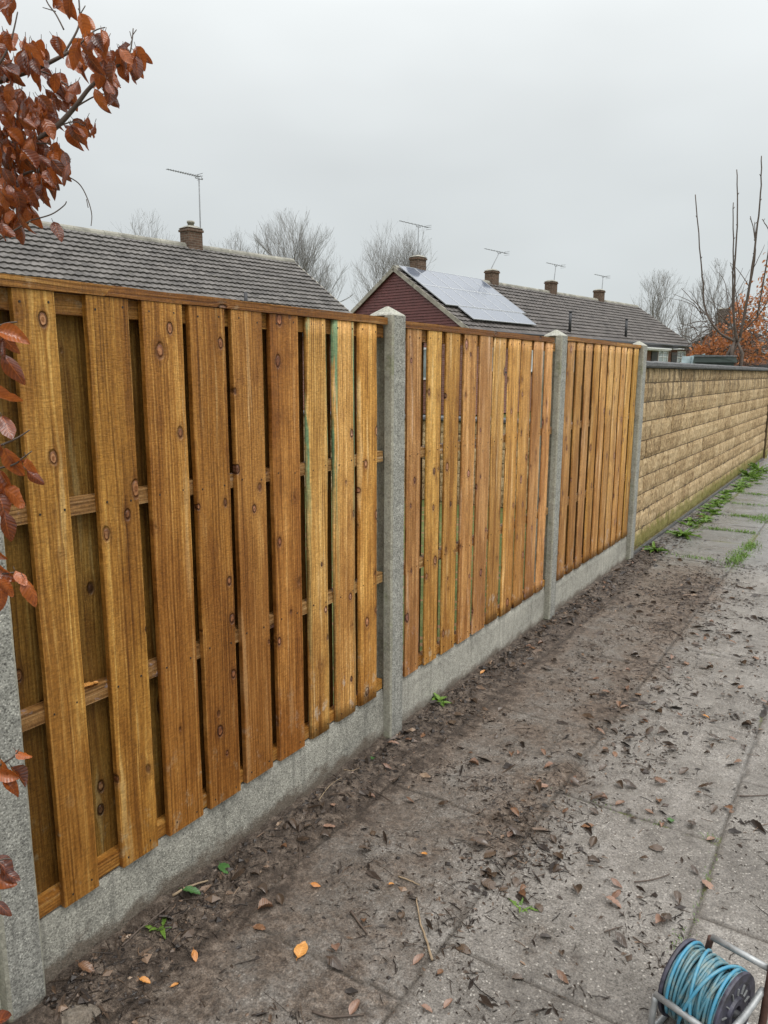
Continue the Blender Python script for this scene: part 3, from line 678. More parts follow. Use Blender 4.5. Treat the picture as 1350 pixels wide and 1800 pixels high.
def chimney(parent, u, zb, zt, wn, wu, pots, label=None):
    mb = MB(); mb.box((-wn/2, u-wu/2, zb), (wn/2, u+wu/2, zt-.14))
    mb.box((-wn/2-.035, u-wu/2-.035, zt-.14), (wn/2+.035, u+wu/2+.035, zt-.075)); mb.box((-wn/2-.01, u-wu/2-.01, zt-.075), (wn/2+.01, u+wu/2+.01, zt-.03))
    o = mb.build('chimney', M['chimney_brick'], parent)
    f = MB(); a = wn/2+.03; b = wu/2+.03
    f.add([(-a, u-b, zt-.03), (a, u-b, zt-.03), (a, u+b, zt-.03), (-a, u+b, zt-.03), (-a*.5, u-b*.5, zt+.05), (a*.5, u-b*.5, zt+.05), (a*.5, u+b*.5, zt+.05), (-a*.5, u+b*.5, zt+.05)], [(0, 3, 2, 1), (4, 5, 6, 7), (0, 1, 5, 4), (1, 2, 6, 5), (2, 3, 7, 6), (3, 0, 4, 7)])
    f.build('flaunching', M['ridge'], o)
    if pots:
        pt = MB(); pt.tube([(0, u, zt+.03), (0, u, zt+.13), (0, u, zt+.135), (0, u, zt+.2)], [.10, .10, .125, .12], 10); pt.build('chimney_pot', M['verge'], o)
    return o
def bungalow(origin, length0, length1, ridge, half, label, tile, period, gauge, amp, gable_mat):
    root = empty('brick_bungalow', origin, label, 'bungalow', 'brick bungalows behind the fence', RZ)
    sl = (half+.28)/math.cos(TH); eave = ridge-half*math.tan(TH)
    mb = MB(); hw = half-.05
    poly = [(-hw, 0), (hw, 0), (hw, eave), (-hw, eave)]
    mb.prism(poly, (0, length0+.12, 0), (1, 0, 0), (0, 0, 1), (0, length1-length0-.24, 0)); o = mb.build('brick_wall', M['brick'], root); fix_normals(o)
    for yy in (length0+.10, length1-.14):
        g = MB(); rows = int((ridge-eave)/.115)     # lapped boards of the gable
        for k in range(rows):
            za = eave+k*.115; zb = za+.125; ha = max(.02, (ridge-za)/math.tan(TH)-.06); hb = max(.01, (ridge-zb)/math.tan(TH)-.06)
            s = -1 if yy < (length0+length1)/2 else 1
            ya_, yb_ = (yy-.030, yy) if s < 0 else (yy+.070, yy+.04)
            g.add([(-ha, ya_, za), (ha, ya_, za), (hb, yb_, zb), (-hb, yb_, zb), (-ha, yy+.02, za), (ha, yy+.02, za)], [(0, 1, 2, 3), (0, 4, 5, 1)])
        g.build('gable_cladding', gable_mat, root)
    rf = MB()
    for s in (1, -1): roof_slope(rf, s, length0, length1, ridge, sl, period, gauge, amp, TH, 3+ridge)
    r = rf.build('roof', tile, root)
    un = MB()       # boarding under the tiles
    for s in (1, -1):
        dn = Vector((s*math.cos(TH), 0, -math.sin(TH))); nr = Vector((s*math.sin(TH), 0, math.cos(TH))); o0 = Vector((0, length0+.02, ridge-.03))
        un.obox(o0, dn*sl, Vector((0, length1-length0-.04, 0)), nr*-.05)
    un.build('roof_boarding', M['dark'], r)
    rt = MB(); n = int((length1-length0)/.45)
    for i in range(n):
        a = length0+(length1-length0)*i/n; b = length0+(length1-length0)*(i+1)/n-.006
        hz = mnoise.noise(Vector((i*1.3, 2, ridge)))*.006
        pr = [(-.14, -.075), (-.115, .0), (-.06, .055), (0, .075), (.06, .055), (.115, .0), (.14, -.075)]
        vs = [(x, a, ridge+.02+z+hz) for x, z in pr]+[(x, b, ridge+.02+z+hz) for x, z in pr]
        rt.add(vs, [(j, 7+j, 8+j, j+1) for j in range(6)]+[tuple(range(7)), tuple(range(13, 6, -1))], 0)
    rt.build('ridge_tiles', M['ridge'], r)
    for yy in (length0-.03, length1-.02):
        for s in (1, -1):
            vg = MB()
            dn = Vector((s*math.cos(TH), 0, -math.sin(TH))); nr = Vector((s*math.sin(TH), 0, math.cos(TH)))
            vg.obox(Vector((0, yy, ridge))-nr*.13, dn*sl, Vector((0, .05, 0)), nr*.165)
            vg.build('verge_board', M['verge'], r)
    gt = MB()
    for s in (1, -1):
        x = s*(sl*math.cos(TH)+.06); z = ridge-sl*math.sin(TH)
        gt.tube([(x, length0, z), (x, length1, z)], .055, 8); gt.obox((x-s*.06, length0, z-.17), (s*-.025, 0, 0), (0, length1-length0, 0), (0, 0, .17))
    gt.build('gutter', M['dark'], root)
    return root, eave
def window(parent, x, ya, yb, za, zb, mull=1, n=(1, 0)):
    """window in a wall facing local +x"""
    f = MB(); t = .07
    f.box((x-.05, ya, za), (x+.03, ya+t, zb)); f.box((x-.05, yb-t, za), (x+.03, yb, zb)); f.box((x-.05, ya+t, za), (x+.03, yb-t, za+t)); f.box((x-.05, ya+t, zb-t), (x+.03, yb-t, zb))
    for k in range(mull):
        m_ = ya+(yb-ya)*(k+1)/(mull+1); f.box((x-.05, m_-.03, za+t), (x+.025, m_+.03, zb-t))
    f.box((x-.05, ya+t, za+(zb-za)*.68), (x+.022, yb-t, za+(zb-za)*.68+.05))
    w = f.build('window', M['white'], parent)
    g = MB(); g.box((x-.04, ya+t, za+t), (x-.005, yb-t, zb-t)); g.build('pane', M['glass'], w)
    s = MB(); s.box((x-.02, ya-.06, za-.07), (x+.09, yb+.06, za-.002)); s.build('sill', M['dark'], w)
b1, e1 = bungalow((-16.34, 21.65, 0), -24., 0., 5.6, 3.7, 'nearer bungalow roof of wavy grey tiles with one chimney, at the left', M['tile'], .20, .275, .011, M['clad'])
b1.children[0]['label'] = 'red brick wall'
chimney(b1, -4.25, 5.2, 6.17, .46, .52, True)
vp = MB(); vp.tube([(3.05, -4.55, 3.4), (3.05, -4.55, 3.98)], .05, 8); vp.build('vent_pipe', M['dark'], b1)
b2, e2 = bungalow((-15.655, 27.334, 0), 0., 24.3, 6.0, 3.7, 'long bungalow terrace with a red clad gable, solar panels and four chimneys', M['tile_far'], .30, .34, .014, M['clad'])
for u_ in (1.6, 7.3, 13.05, 18.8): chimney(b2, u_, 5.6, 6.60, .46, .56, False)
# solar panels: two rows of six upright and one row of three on their side
dn = Vector((math.cos(TH), 0, -math.sin(TH))); nr = Vector((math.sin(TH), 0, math.cos(TH)))
pan0 = None
def solar(u0, u1, t0, t1):
    f = MB(); a, b = (u1-u0)/2-.008, (t1-t0)/2-.008
    root = bpy.data.objects.new('solar_panel', None)
    fr = MB(); w = .03
    fr.box((-b, -a, 0), (b, -a+w, .04)); fr.box((-b, a-w, 0), (b, a, .04)); fr.box((-b, -a+w, 0), (-b+w, a-w, .04)); fr.box((b-w, -a+w, 0), (b, a-w, .04))
    o = fr.build('solar_panel', M['alu'], b2)
    m = Matrix(((dn.x, 0, nr.x, 0), (dn.y, 1, nr.y, 0), (dn.z, 0, nr.z, 0), (0, 0, 0, 1)))
    o.matrix_local = Matrix.Translation(Vector((0, (u0+u1)/2, 6.0))+dn*((t0+t1)/2)+nr*.125) @ m
    c = MB(); c.box((-b+w, -a+w, .012), (b-w, a-w, .034)); c.build('cells', M['solar'], o)
    bpy.data.objects.remove(root)
for k in range(6):
    for r_ in range(2): solar(.12+k*1.0, .12+k*1.0+1.0, .10+r_*1.53, .10+r_*1.53+1.53)
for k in range(3): solar(.85+k*1.62, .85+(k+1)*1.62, 3.19, 4.16)
for u_, t_ in ((8.72, 4.3), (14.87, 4.35)):
    q = Vector((0, u_, 6.0))+dn*t_; vp = MB(); vp.tube([q, q+Vector((0, 0, .95))], .07, 8); vp.tube([q+Vector((0, 0, .93)), q+Vector((0, 0, 1.0))], .085, 8); vp.build('vent_pipe', M['dark'], b2)
cn = MB(); cn.box((3.7, 12.3, 3.02), (4.55, 19.0, 3.09)); cn.box((3.7, 12.3, 2.95), (4.5, 19.0, 3.018)); cn.build('porch_canopy', M['white'], b2)
cn = MB(); cn.box((3.7, 20.7, 3.08), (4.3, 21.6, 3.15)); cn.build('porch_canopy', M['white'], b2)
for (ya, yb) in ((1.2, 3.0), (4.4, 6.0), (8.2, 10.0), (13.2, 14.6), (16.2, 17.4), (19.3, 20.75), (22.2, 23.5)): window(b2, 3.66, ya, yb, 1.75, 3.05, 1)
for ya in (7.0, 18.3, 21.3):
    d_ = MB(); d_.box((3.62, ya, .9), (3.70, ya+.85, 2.95)); d_.build('door', M['dark'], b2)
# gable windows seen through the middle panel
gw = bpy.data.objects.new('window', None)
bpy.data.objects.remove(gw)
for (xa, xb) in ((-1.9, -.4), (.8, 2.3)):
    f = MB(); f.box((xa, .06, 1.4), (xb, .115, 1.48)); f.box((xa, .06, 2.62), (xb, .115, 2.7)); f.box((xa, .06, 1.48), (xa+.08, .115, 2.62)); f.box((xb-.08, .06, 1.48), (xb, .115, 2.62)); f.box(((xa+xb)/2-.035, .06, 1.48), ((xa+xb)/2+.035, .115, 2.62))
    w_ = f.build('window', M['white'], b2); g = MB(); g.box((xa+.08, .085, 1.48), (xb-.08, .11, 2.62)); g.build('pane', M['glass'], w_)

# a farther house whose chimney and roof show above the wall
hb = empty('brick_house', (-8.6, 62., 0), 'far small brick house with one chimney beside the terrace end', 'house', None, RZ)
m_ = MB(); m_.prism([(-3, 0), (3, 0), (3, 3.2), (0, 5.0), (-3, 3.2)], (0, 0, 0), (1, 0, 0), (0, 0, 1), (0, 9, 0)); o = m_.build('brick_wall', M['brick'], hb); fix_normals(o)
m_ = MB()
for s in (1, -1): roof_slope(m_, s, -.2, 9.2, 5.05, 3.9, .3, .34, .014, R(31), 5)
m_.build('roof', M['tile_far'], hb); chimney(hb, .6, 4.7, 6.5, .7, .8, False)

# television aerials
def aerial(base, mast_h, boom0, boom1, lean, n_el, label, el_w=.30):
    root = empty('television_aerial', base, label, 'aerial', 'television aerials on the chimneys', RZ)
    m_ = MB(); top = Vector((lean[0], lean[1], mast_h)); m_.tube([(0, 0, -.35), (0, 0, 0), tuple(top)], .020, 6)
    m_.box((-.03, -.05, -.3), (.03, .05, -.24)); m_.box((-.03, -.05, -.12), (.03, .05, -.06)); m_.build('mast', M['lead'], root)
    b_ = MB(); p0 = top+Vector((0, boom0, .05)); p1 = top+Vector((0, boom1, .05)); b_.tube([p0, p1], .014, 5)
    b_.tube([top+Vector((0, -.14, -.02)), top+Vector((0, -.09, .05))], .012, 5); b_.tube([top+Vector((0, .14, -.02)), top+Vector((0, .09, .05))], .012, 5); b_.tube([top+Vector((0, -.14, -.02)), top+Vector((0, .14, -.02))], .012, 5)
    e_ = b_
    for i in range(n_el):
        q = p0.lerp(p1, (i+.2)/(n_el-.4)); k = el_w*(.5+.5*i/n_el)
        e_.tube([q+Vector((-k/2, 0, 0)), q+Vector((k/2, 0, 0))], .007, 4)
    end = p1+Vector((0, .02, 0))
    for zz in (-.08, 0, .08): e_.tube([end+Vector((-el_w*.5, 0, zz)), end+Vector((el_w*.5, 0, zz))], .009, 4)
    e_.build('antenna_head', M['lead'], root)
def hw(b, p): return tuple(Vector(b)+NDIR*p[0]+UDIR*p[1]+Vector((0, 0, p[2])))
B1, B2 = (-16.34, 21.65, 0), (-15.655, 27.334, 0)
aerial(hw(B1, (.05, -3.93, 6.2)), 1.50, -1.15, .02, (0, .02), 14, 'tall aerial with a long toothed boom on the leftmost chimney', .30)
aerial(hw(B2, (0, 1.6, 6.7)), 1.14, -1.25, .68, (0, .0), 9, 'aerial on the chimney just behind the solar panels')
aerial(hw(B2, (0, 7.25, 6.7)), .78, -1.25, .68, (0, .62), 9, 'leaning aerial on the second chimney of the terrace')
aerial(hw(B2, (0, 13.35, 6.65)), .80, -1.0, .80, (0, .12), 8, 'aerial on the third chimney of the terrace')
aerial(hw(B2, (0, 19.15, 6.65)), .74, -1.1, .65, (0, .05), 8, 'small aerial on the farthest chimney of the terrace')

# ------------------------------------------------------------------ bare trees
M['bark'] = mat_plain('bare_bark', (.21, .20, .185), .9, .25, 12.)
def bare_tree(base, h, crown_r, label, seed, trunk_r=.2, group='bare winter trees behind the bungalows', dens=.9, twig=.0058, up=.42):
    r = random.Random(seed); root = empty('bare_tree', base, label, 'tree', group)
    tr = MB(); tw = MB(); h0 = h*.30
    cz = h*.56; rz_ = h*.46
    def inside(p): return (p.x/crown_r)**2+(p.y/crown_r)**2+((p.z-cz)/rz_)**2 < r.uniform(.8, 1.12)
    def grow(p, d, rad, L, depth):
        pts = [p.copy()]; rads = [rad]; n = 4
        for i in range(n):
            d = (d+Vector((r.gauss(0, .12), r.gauss(0, .12), up*.28+r.gauss(0, .06)))).normalized()
            p = p+d*L/n; pts.append(p.copy()); rads.append(max(twig*.75, rad*(1-.42*(i+1)/n)))
            if depth >= 2 and not inside(p): break
        (tr if depth <= 1 else tw).tube(pts, rads, 5 if depth <= 1 else 3, caps=False)
        if depth >= 5 or not inside(p): return
        kids = {0: 6, 1: 5, 2: 4, 3: 4, 4: 3}[depth]; kids = max(2, int(round(kids*dens)))
        for k in range(kids):
            q = pts[min(len(pts)-1, max(1, int(len(pts)*(.25+.75*r.random()))))]
            ax = d.orthogonal().normalized(); ax.rotate(Matrix.Rotation(r.uniform(0, 6.283), 3, d))
            nd = (d*math.cos(R(r.uniform(14, 40)))+ax*math.sin(R(r.uniform(14, 40)))).normalized()
            grow(q, nd, max(twig, rad*.46), L*r.uniform(.62, .82), depth+1)
    trunk = [Vector((0, 0, -.3)), Vector((r.uniform(-.1, .1), 0, h0*.5)), Vector((r.uniform(-.2, .2), r.uniform(-.2, .2), h0))]
    tr.tube(trunk, [trunk_r*1.25, trunk_r, trunk_r*.85], 8)
    grow(trunk[-1], Vector((0, 0, 1)), trunk_r*.8, h*.30, 0)
    for k in range(6):
        a = k*1.05+r.uniform(-.3, .3); grow(trunk[-1]-Vector((0, 0, h0*.07*k)), Vector((math.cos(a)*.8, math.sin(a)*.8, .75)).normalized(), trunk_r*.5, h*.25, 1)
    tr.build('trunk', M['bark'], root); tw.build('crown', M['bark'], root)
bare_tree((-43.2, 53.6, 0), 15.4, 5.6, 'large bare tree between the two bungalow roofs, left one', 12, .20, dens=1.1)
bare_tree((-41.0, 67.5, 0), 17.2, 5.0, 'bare tree just left of the solar panel roof, behind the red gable', 19, .20, dens=1.05)
bare_tree((-44.6, 38.2, 0), 13.0, 4.6, 'bare treetop showing left of the leftmost chimney', 21, .18, dens=.9)
bare_tree((-40.4, 42.9, 0), 12.3, 4.2, 'bare treetop showing right of the leftmost chimney', 25, .16, dens=.9)
bare_tree((-38.6, 72., 0), 12.6, 3.0, 'small bare treetop right behind the chimney by the solar panels', 31, .15, dens=.85)
bare_tree((-17.2, 76.5, 0), 11.2, 5.0, 'rounded bare tree beyond the far end of the terrace', 37, .16, dens=.85)
bare_tree((-13.2, 73.6, 0), 8.6, 3.6, 'lower bare tree right of the rounded one, behind the far chimney', 41, .14, dens=.7)
bare_tree((-6.6, 49.2, 0), 8.3, 2.2, 'slim bare tree behind the tall coppice shoots', 47, .11, dens=.75, up=.5)

# ------------------------------------------------------------------ leaves
def mat_leaf(name, ca, cb, trans=.25, rough=.4, spec=.5, cm=None):
    m = NT(name, rough, spec); p = m.obj(); v = m.attr('lv'); vein = m.attr('vein'); lt = m.attr('lt')
    n = m.noise(p, 60., 4., .7); lat = m.math('SINE', m.math('MULTIPLY', lt, 50.)); latm = m.sm(lat, .55, 1.)
    t_ = m.math('ADD', m.math('MULTIPLY', v, .75), m.math('MULTIPLY', n, .25))
    c = m.ramp(t_, [(.15, ca), (.50, cm), (.88, cb)]) if cm else m.mix(t_, ca, cb)
    c = m.mix(m.math('MAXIMUM', m.math('MULTIPLY', m.sm(vein, .8, 1.), .5), m.math('MULTIPLY', latm, .14)), c, tuple(x*1.5 for x in cb))
    c = m.mix(m.math('MULTIPLY', m.math('SUBTRACT', 1., m.sm(lat, -1., -.4)), .14), c, tuple(x*.6 for x in ca)); m.bump(lat, .15, .0015)
    c = m.mix(m.math('MULTIPLY', m.sm(m.noise(p, 140., 3.), .58, .7), .4), c, tuple(x*.35 for x in ca))
    m.color(c)
    if trans:
        tr = m.n('ShaderNodeBsdfTranslucent', {0: m.mix(.5, c, cb)}); mx = m.t.nodes.new('ShaderNodeMixShader'); mx.inputs[0].default_value = trans
        m.t.links.new(m.b.outputs[0], mx.inputs[1]); m.t.links.new(tr, mx.inputs[2]); m.t.links.new(mx.outputs[0], m.out.inputs[0])
    return m.mat
M['beech'] = mat_leaf('beech_leaf', (.060, .024, .021), (.46, .130, .030), .38, .26, .7, (.185, .043, .013))
M['beech_far'] = mat_leaf('beech_leaf_far', (.24, .075, .022), (.55, .22, .075), .35, .5)
M['leaf_orange'] = mat_leaf('orange_dead_leaf', (.42, .15, .035), (.72, .36, .10), .15)
M['leaf_pink'] = mat_leaf('pinkish_dead_leaf', (.15, .080, .052), (.30, .185, .13), .05, .35)
M['leaf_dark'] = mat_leaf('dark_dead_leaf', (.035, .022, .014), (.10, .068, .045), .0, .28)
M['leaf_brown'] = mat_leaf('brown_dead_leaf', (.095, .045, .022), (.22, .115, .06), .05, .32)
M['leaf_green'] = mat_leaf('green_leaf', (.03, .085, .022), (.08, .19, .05), .2, .35)
M['weed'] = mat_leaf('weed_leaf', (.07, .15, .02), (.19, .32, .05), .3, .4)
M['twig'] = mat_plain('twig_bark', (.085, .062, .047), .7, .3, 30.); M['twig_pale'] = mat_plain('pale_twig', (.27, .20, .125), .7, .3, 30.)
def leaf_verts(L, W, curl, fold, pleat, r, nl=7, crumple=.10):
    """an ovate pleated leaf: stalk at the origin, length along +x, z up"""
    rows = []; tip = r.uniform(-.15, .15); cs = r.uniform(0, 50)
    for i in range(nl+1):
        t = i/nl; w = W*.5*max(.02, math.sin(math.pi*min(1, t**.78))**.75*(1-.12*t)) if 0 < i < nl else W*.03
        x = L*t; bend = curl*t*t*L; side = tip*L*t*t
        row = []
        for s, f in ((-1, 1.), (-.5, .5), (0, 0.), (.5, .5), (1, 1.)):
            z = fold*abs(s)*w + L*crumple*mnoise.noise(Vector((t*3.1+cs, s*1.6, cs*.7))) + (pleat*L*.028*(1 if i % 2 else -1)*f if 0 < i < nl else 0) - bend + r.gauss(0, .004)*L*f
            row.append((x+.04*L*f*(1 if 0 < i < nl else 0), s*w+side, z))
        rows.append(row)
    return rows
def add_leaf(mb, lv, vein, M4, L, W, curl, fold, r, pleat=1., nl=7):
    rows = leaf_verts(L, W, curl, fold, pleat, r, nl); vs = []; v_ = r.random()
    for i, row in enumerate(rows):
        for j, p in enumerate(row): vs.append(M4 @ Vector(p)); lv.append(min(1, max(0, v_+r.gauss(0, .10)))); vein.append((1. if j == 2 else 0., i/nl-.14*abs(j-2)/2))
    fs = [(i*5+j, i*5+j+1, i*5+j+6, i*5+j+5) for i in range(nl) for j in range(4)]
    mb.add(vs, fs, 0, True)
def add_attr(o, lv, vein):
    set_leaf(o.data, lv, vein)
def set_leaf(me, lv, vein):
    for nm, arr in (('lv', lv), ('vein', [v[0] for v in vein]), ('lt', [v[1] for v in vein])):
        a = me.attributes.new(nm, 'FLOAT', 'POINT'); a.data.foreach_set('value', arr)
def orient(p, d, up, roll=0):
    d = Vector(d).normalized(); y = Vector(up).cross(d)
    y = y.normalized() if y.length > 1e-4 else d.orthogonal().normalized(); z = d.cross(y)
    m = Matrix(((d.x, y.x, z.x, p[0]), (d.y, y.y, z.y, p[1]), (d.z, y.z, z.z, p[2]), (0, 0, 0, 1)))
    return m @ Matrix.Rotation(roll, 4, 'X')

# ---- copper beech hedge leaning in from the left
hr = random.Random(5)
hedge = empty('beech_hedge', (.28, .42, 0), 'copper beech hedge with russet winter leaves hanging in from the left', 'hedge')
HO = Vector((.28, .42, 0)); br = MB(); lf = MB(); lv = []; ve = []
def P3(pts, dep): return [at(x, y, dep+(i*.0)) - HO for i, (x, y) in enumerate(pts)]
def smooth_line(pts, k=5):
    out = []
    for i in range(len(pts)-1):
        p0, p1, p2, p3 = pts[max(0, i-1)], pts[i], pts[i+1], pts[min(len(pts)-1, i+2)]
        for j in range(k):
            t = j/k; out.append(.5*((2*p1)+(p2-p0)*t+(2*p0-5*p1+4*p2-p3)*t*t+(3*p1-p0-3*p2+p3)*t**3))
    out.append(pts[-1]); return out
def branch(pts, dep, r0, r1, n=5):
    l = smooth_line(P3(pts, dep)); k = len(l); br.tube(l, [r0+(r1-r0)*i/(k-1) for i in range(k)], n)
    return l
for pts, dep, r0, r1 in [
    ([(-260, 330), (-120, 190), (0, 142), (60, 122), (110, 98), (138, 80)], 1.85, .011, .0028),
    ([(-200, 420), (-60, 300), (40, 260), (95, 226), (130, 190), (160, 152), (200, 120), (232, 100)], 1.80, .010, .0026),
    ([(110, 98), (135, 55), (140, 28), (137, -20)], 1.85, .003, .0018), ([(138, 30), (150, 10)], 1.85, .0018, .0012),
    ([(112, 52), (98, 25), (82, 2), (75, -30)], 1.90, .0022, .0016), ([(98, 20), (75, 13)], 1.90, .0015, .001),
    ([(138, 80), (165, 55), (185, 48)], 1.85, .0022, .0012), ([(205, 118), (226, 98), (232, 72), (234, 50)], 1.80, .0024, .0013),
    ([(232, 70), (228, 55)], 1.80, .0012, .001), ([(233, 62), (240, 52)], 1.80, .0012, .001),
    ([(60, 122), (85, 130), (115, 148), (130, 158)], 1.83, .0025, .0014), ([(20, 70), (26, 45), (31, 21)], 1.8, .0022, .0015), ([(-40, 150), (0, 110), (20, 70)], 1.8, .004, .002),
    ([(115, 308), (138, 322), (152, 345), (161, 375), (160, 397)], 1.80, .0016, .0010), ([(152, 350), (155, 365)], 1.8, .001, .001),
    ([(55, 387), (90, 377), (112, 362), (117, 354)], 1.75, .0018, .0012), ([(-80, 460), (0, 420), (55, 387)], 1.75, .004, .0018),
    ([(-150, 300), (-20, 330), (60, 300), (115, 308)], 1.80, .006, .0017), ([(95, 226), (128, 214), (150, 222)], 1.8, .002, .0012),
    ([(130, 190), (178, 165), (198, 180)], 1.8, .0022, .0013), ([(-120, 230), (20, 250), (88, 252)], 1.78, .005, .0014),
    ([(-60, 600), (0, 572), (30, 566)], 1.5, .003, .0013), ([(-60, 800), (0, 783), (30, 770), (52, 756)], 1.48, .003, .0012), ([(-40, 830), (20, 818), (40, 805), (56, 793)], 1.48, .0025, .0011),
    ([(-60, 1020), (10, 1008), (32, 1006)], 1.46, .0025, .0012), ([(-60, 1380), (0, 1345), (24, 1330), (34, 1316)], 1.42, .0025, .0011), ([(-60, 1540), (0, 1512), (20, 1510)], 1.40, .0025, .0011)]:
    branch(pts, dep, r0, r1)
# main stems standing off to the left, feeding the branches
for (bx, by), (tx, ty, tz) in (((.02, .05), (-260, 330, 1.85)), ((-.10, -.05), (-200, 420, 1.80)), ((.10, -.12), (-150, 300, 1.8)), ((.0, -.2), (-120, 230, 1.78)), ((.05, .02), (-60, 600, 1.5)), ((.06, .0), (-60, 800, 1.48)), ((.07, .02), (-60, 1020, 1.46)), ((.07, .03), (-60, 1380, 1.42)), ((.06, .03), (-60, 1540, 1.4)), ((-.05, -.1), (-80, 460, 1.75)), ((.0, -.1), (-40, 150, 1.8)), ((.02, -.08), (-40, 830, 1.48))):
    e_ = at(tx, ty, tz)-HO; b_ = Vector((bx, by, -.02)); mid = (b_+e_)/2+Vector((0, -.06, .10)); mid.z = max(mid.z, e_.z*.55)
    l = smooth_line([b_, mid, e_], 6); br.tube(l, [.016-.011*i/(len(l)-1) for i in range(len(l))], 6)
def hleaf(px, py, dep, L=.047, ang=None, tilt=None):
    """leaf centred near the given direction; ang = hang angle in view, 0 right, -90 down"""
    a = R(ang if ang is not None else hr.uniform(-125, -35)); d = RT*math.cos(a)+UP*math.sin(a)+FW*hr.uniform(-.45, .45)
    c = at(px, py, dep)-HO; L = L*hr.uniform(.82, 1.12); st = c-d.normalized()*L*.5
    nrm = (-FW+RT*hr.uniform(-.8, .8)+UP*hr.uniform(-.2, 1.1))
    add_leaf(lf, lv, ve, orient(st, d, nrm, hr.uniform(-.5, .5)), L, L*hr.uniform(.50, .66), hr.uniform(-.3, .9), hr.uniform(-1.0, 1.4), hr, .45, 9)
    br.tube([st-d.normalized()*.008+Vector((0, 0, .003)), st], .0008, 3)
for cx, cy_, rad, n in [(20, 100, 38, 12), (58, 108, 30, 7), (105, 80, 6, 1), (122, 15, 5, 1), (100, 8, 5, 1), (152, 45, 6, 1), (172, 72, 12, 2), (145, 95, 22, 5), (192, 108, 32, 10), (236, 112, 18, 5), (180, 158, 26, 6),
                        (105, 165, 26, 6), (85, 192, 22, 5), (150, 226, 16, 3), (128, 238, 16, 3), (56, 222, 36, 12), (20, 190, 30, 9), (92, 290, 26, 7), (62, 312, 32, 8), (20, 260, 30, 12), (22, 330, 28, 11), (14, 392, 20, 6), (80, 322, 18, 4),
                        (60, 268, 26, 7), (40, 362, 24, 5), (-30, 200, 50, 18), (-35, 330, 50, 16), (-40, 80, 45, 10), (8, 10, 8, 2), (45, 350, 15, 3)]:
    for k in range(int(n*2.5+.3)):
        a = hr.uniform(0, 6.283); q = rad*math.sqrt(hr.random()); hleaf(cx+q*math.cos(a), cy_+q*math.sin(a), 1.82+hr.uniform(-.13, .13))
hleaf(101, 405, 1.8, .058, -60); hleaf(38, 408, 1.78, .058, -80)
for x, y, dep, L, ang in [(22, 585, 1.50, .060, -10), (8, 600, 1.52, .055, -60), (18, 640, 1.50, .055, -50), (4, 612, 1.5, .05, -80), (14, 748, 1.48, .055, -50), (8, 800, 1.48, .055, -70), (22, 815, 1.48, .06, -75), (55, 825, 1.47, .055, -70), (62, 838, 1.46, .045, -40), (12, 850, 1.48, .06, -60), (26, 872, 1.47, .06, -35), (6, 885, 1.48, .06, -60), (10, 925, 1.47, .055, -80), (36, 1018, 1.45, .045, -50), (58, 1034, 1.45, .05, -50), (12, 1032, 1.45, .055, -50), (4, 1050, 1.45, .055, -80), (8, 1005, 1.46, .05, -30),
                          (42, 1326, 1.42, .040, -20), (14, 1362, 1.42, .05, -30), (34, 1362, 1.42, .045, -60), (5, 1350, 1.42, .05, -90), (20, 1380, 1.42, .04, -30), (8, 1520, 1.40, .05, -20), (16, 1540, 1.40, .05, -50), (4, 1552, 1.4, .05, -30), (3, 1592, 1.4, .045, -20), (0, 1795, 1.38, .05, 10), (-12, 700, 1.5, .06, -60), (-14, 960, 1.48, .06, -60)]:
    hleaf(x, y, dep, L, ang)
for k in range(420):       # the rest of the hedge, just out of view to the left
    p = Vector((hr.uniform(-.32, .18), hr.uniform(-.75, -.02), hr.uniform(.1, 2.9)))
    add_leaf(lf, lv, ve, orient(p, (hr.gauss(0, 1), hr.gauss(0, 1), -1), (hr.gauss(0, .5), hr.gauss(0, .5), 1)), .06, .036, hr.uniform(0, .4), hr.uniform(-.3, .5), hr, nl=5)
br.build('branches', M['twig'], hedge); o = lf.build('foliage', M['beech'], hedge); add_attr(o, lv, ve)

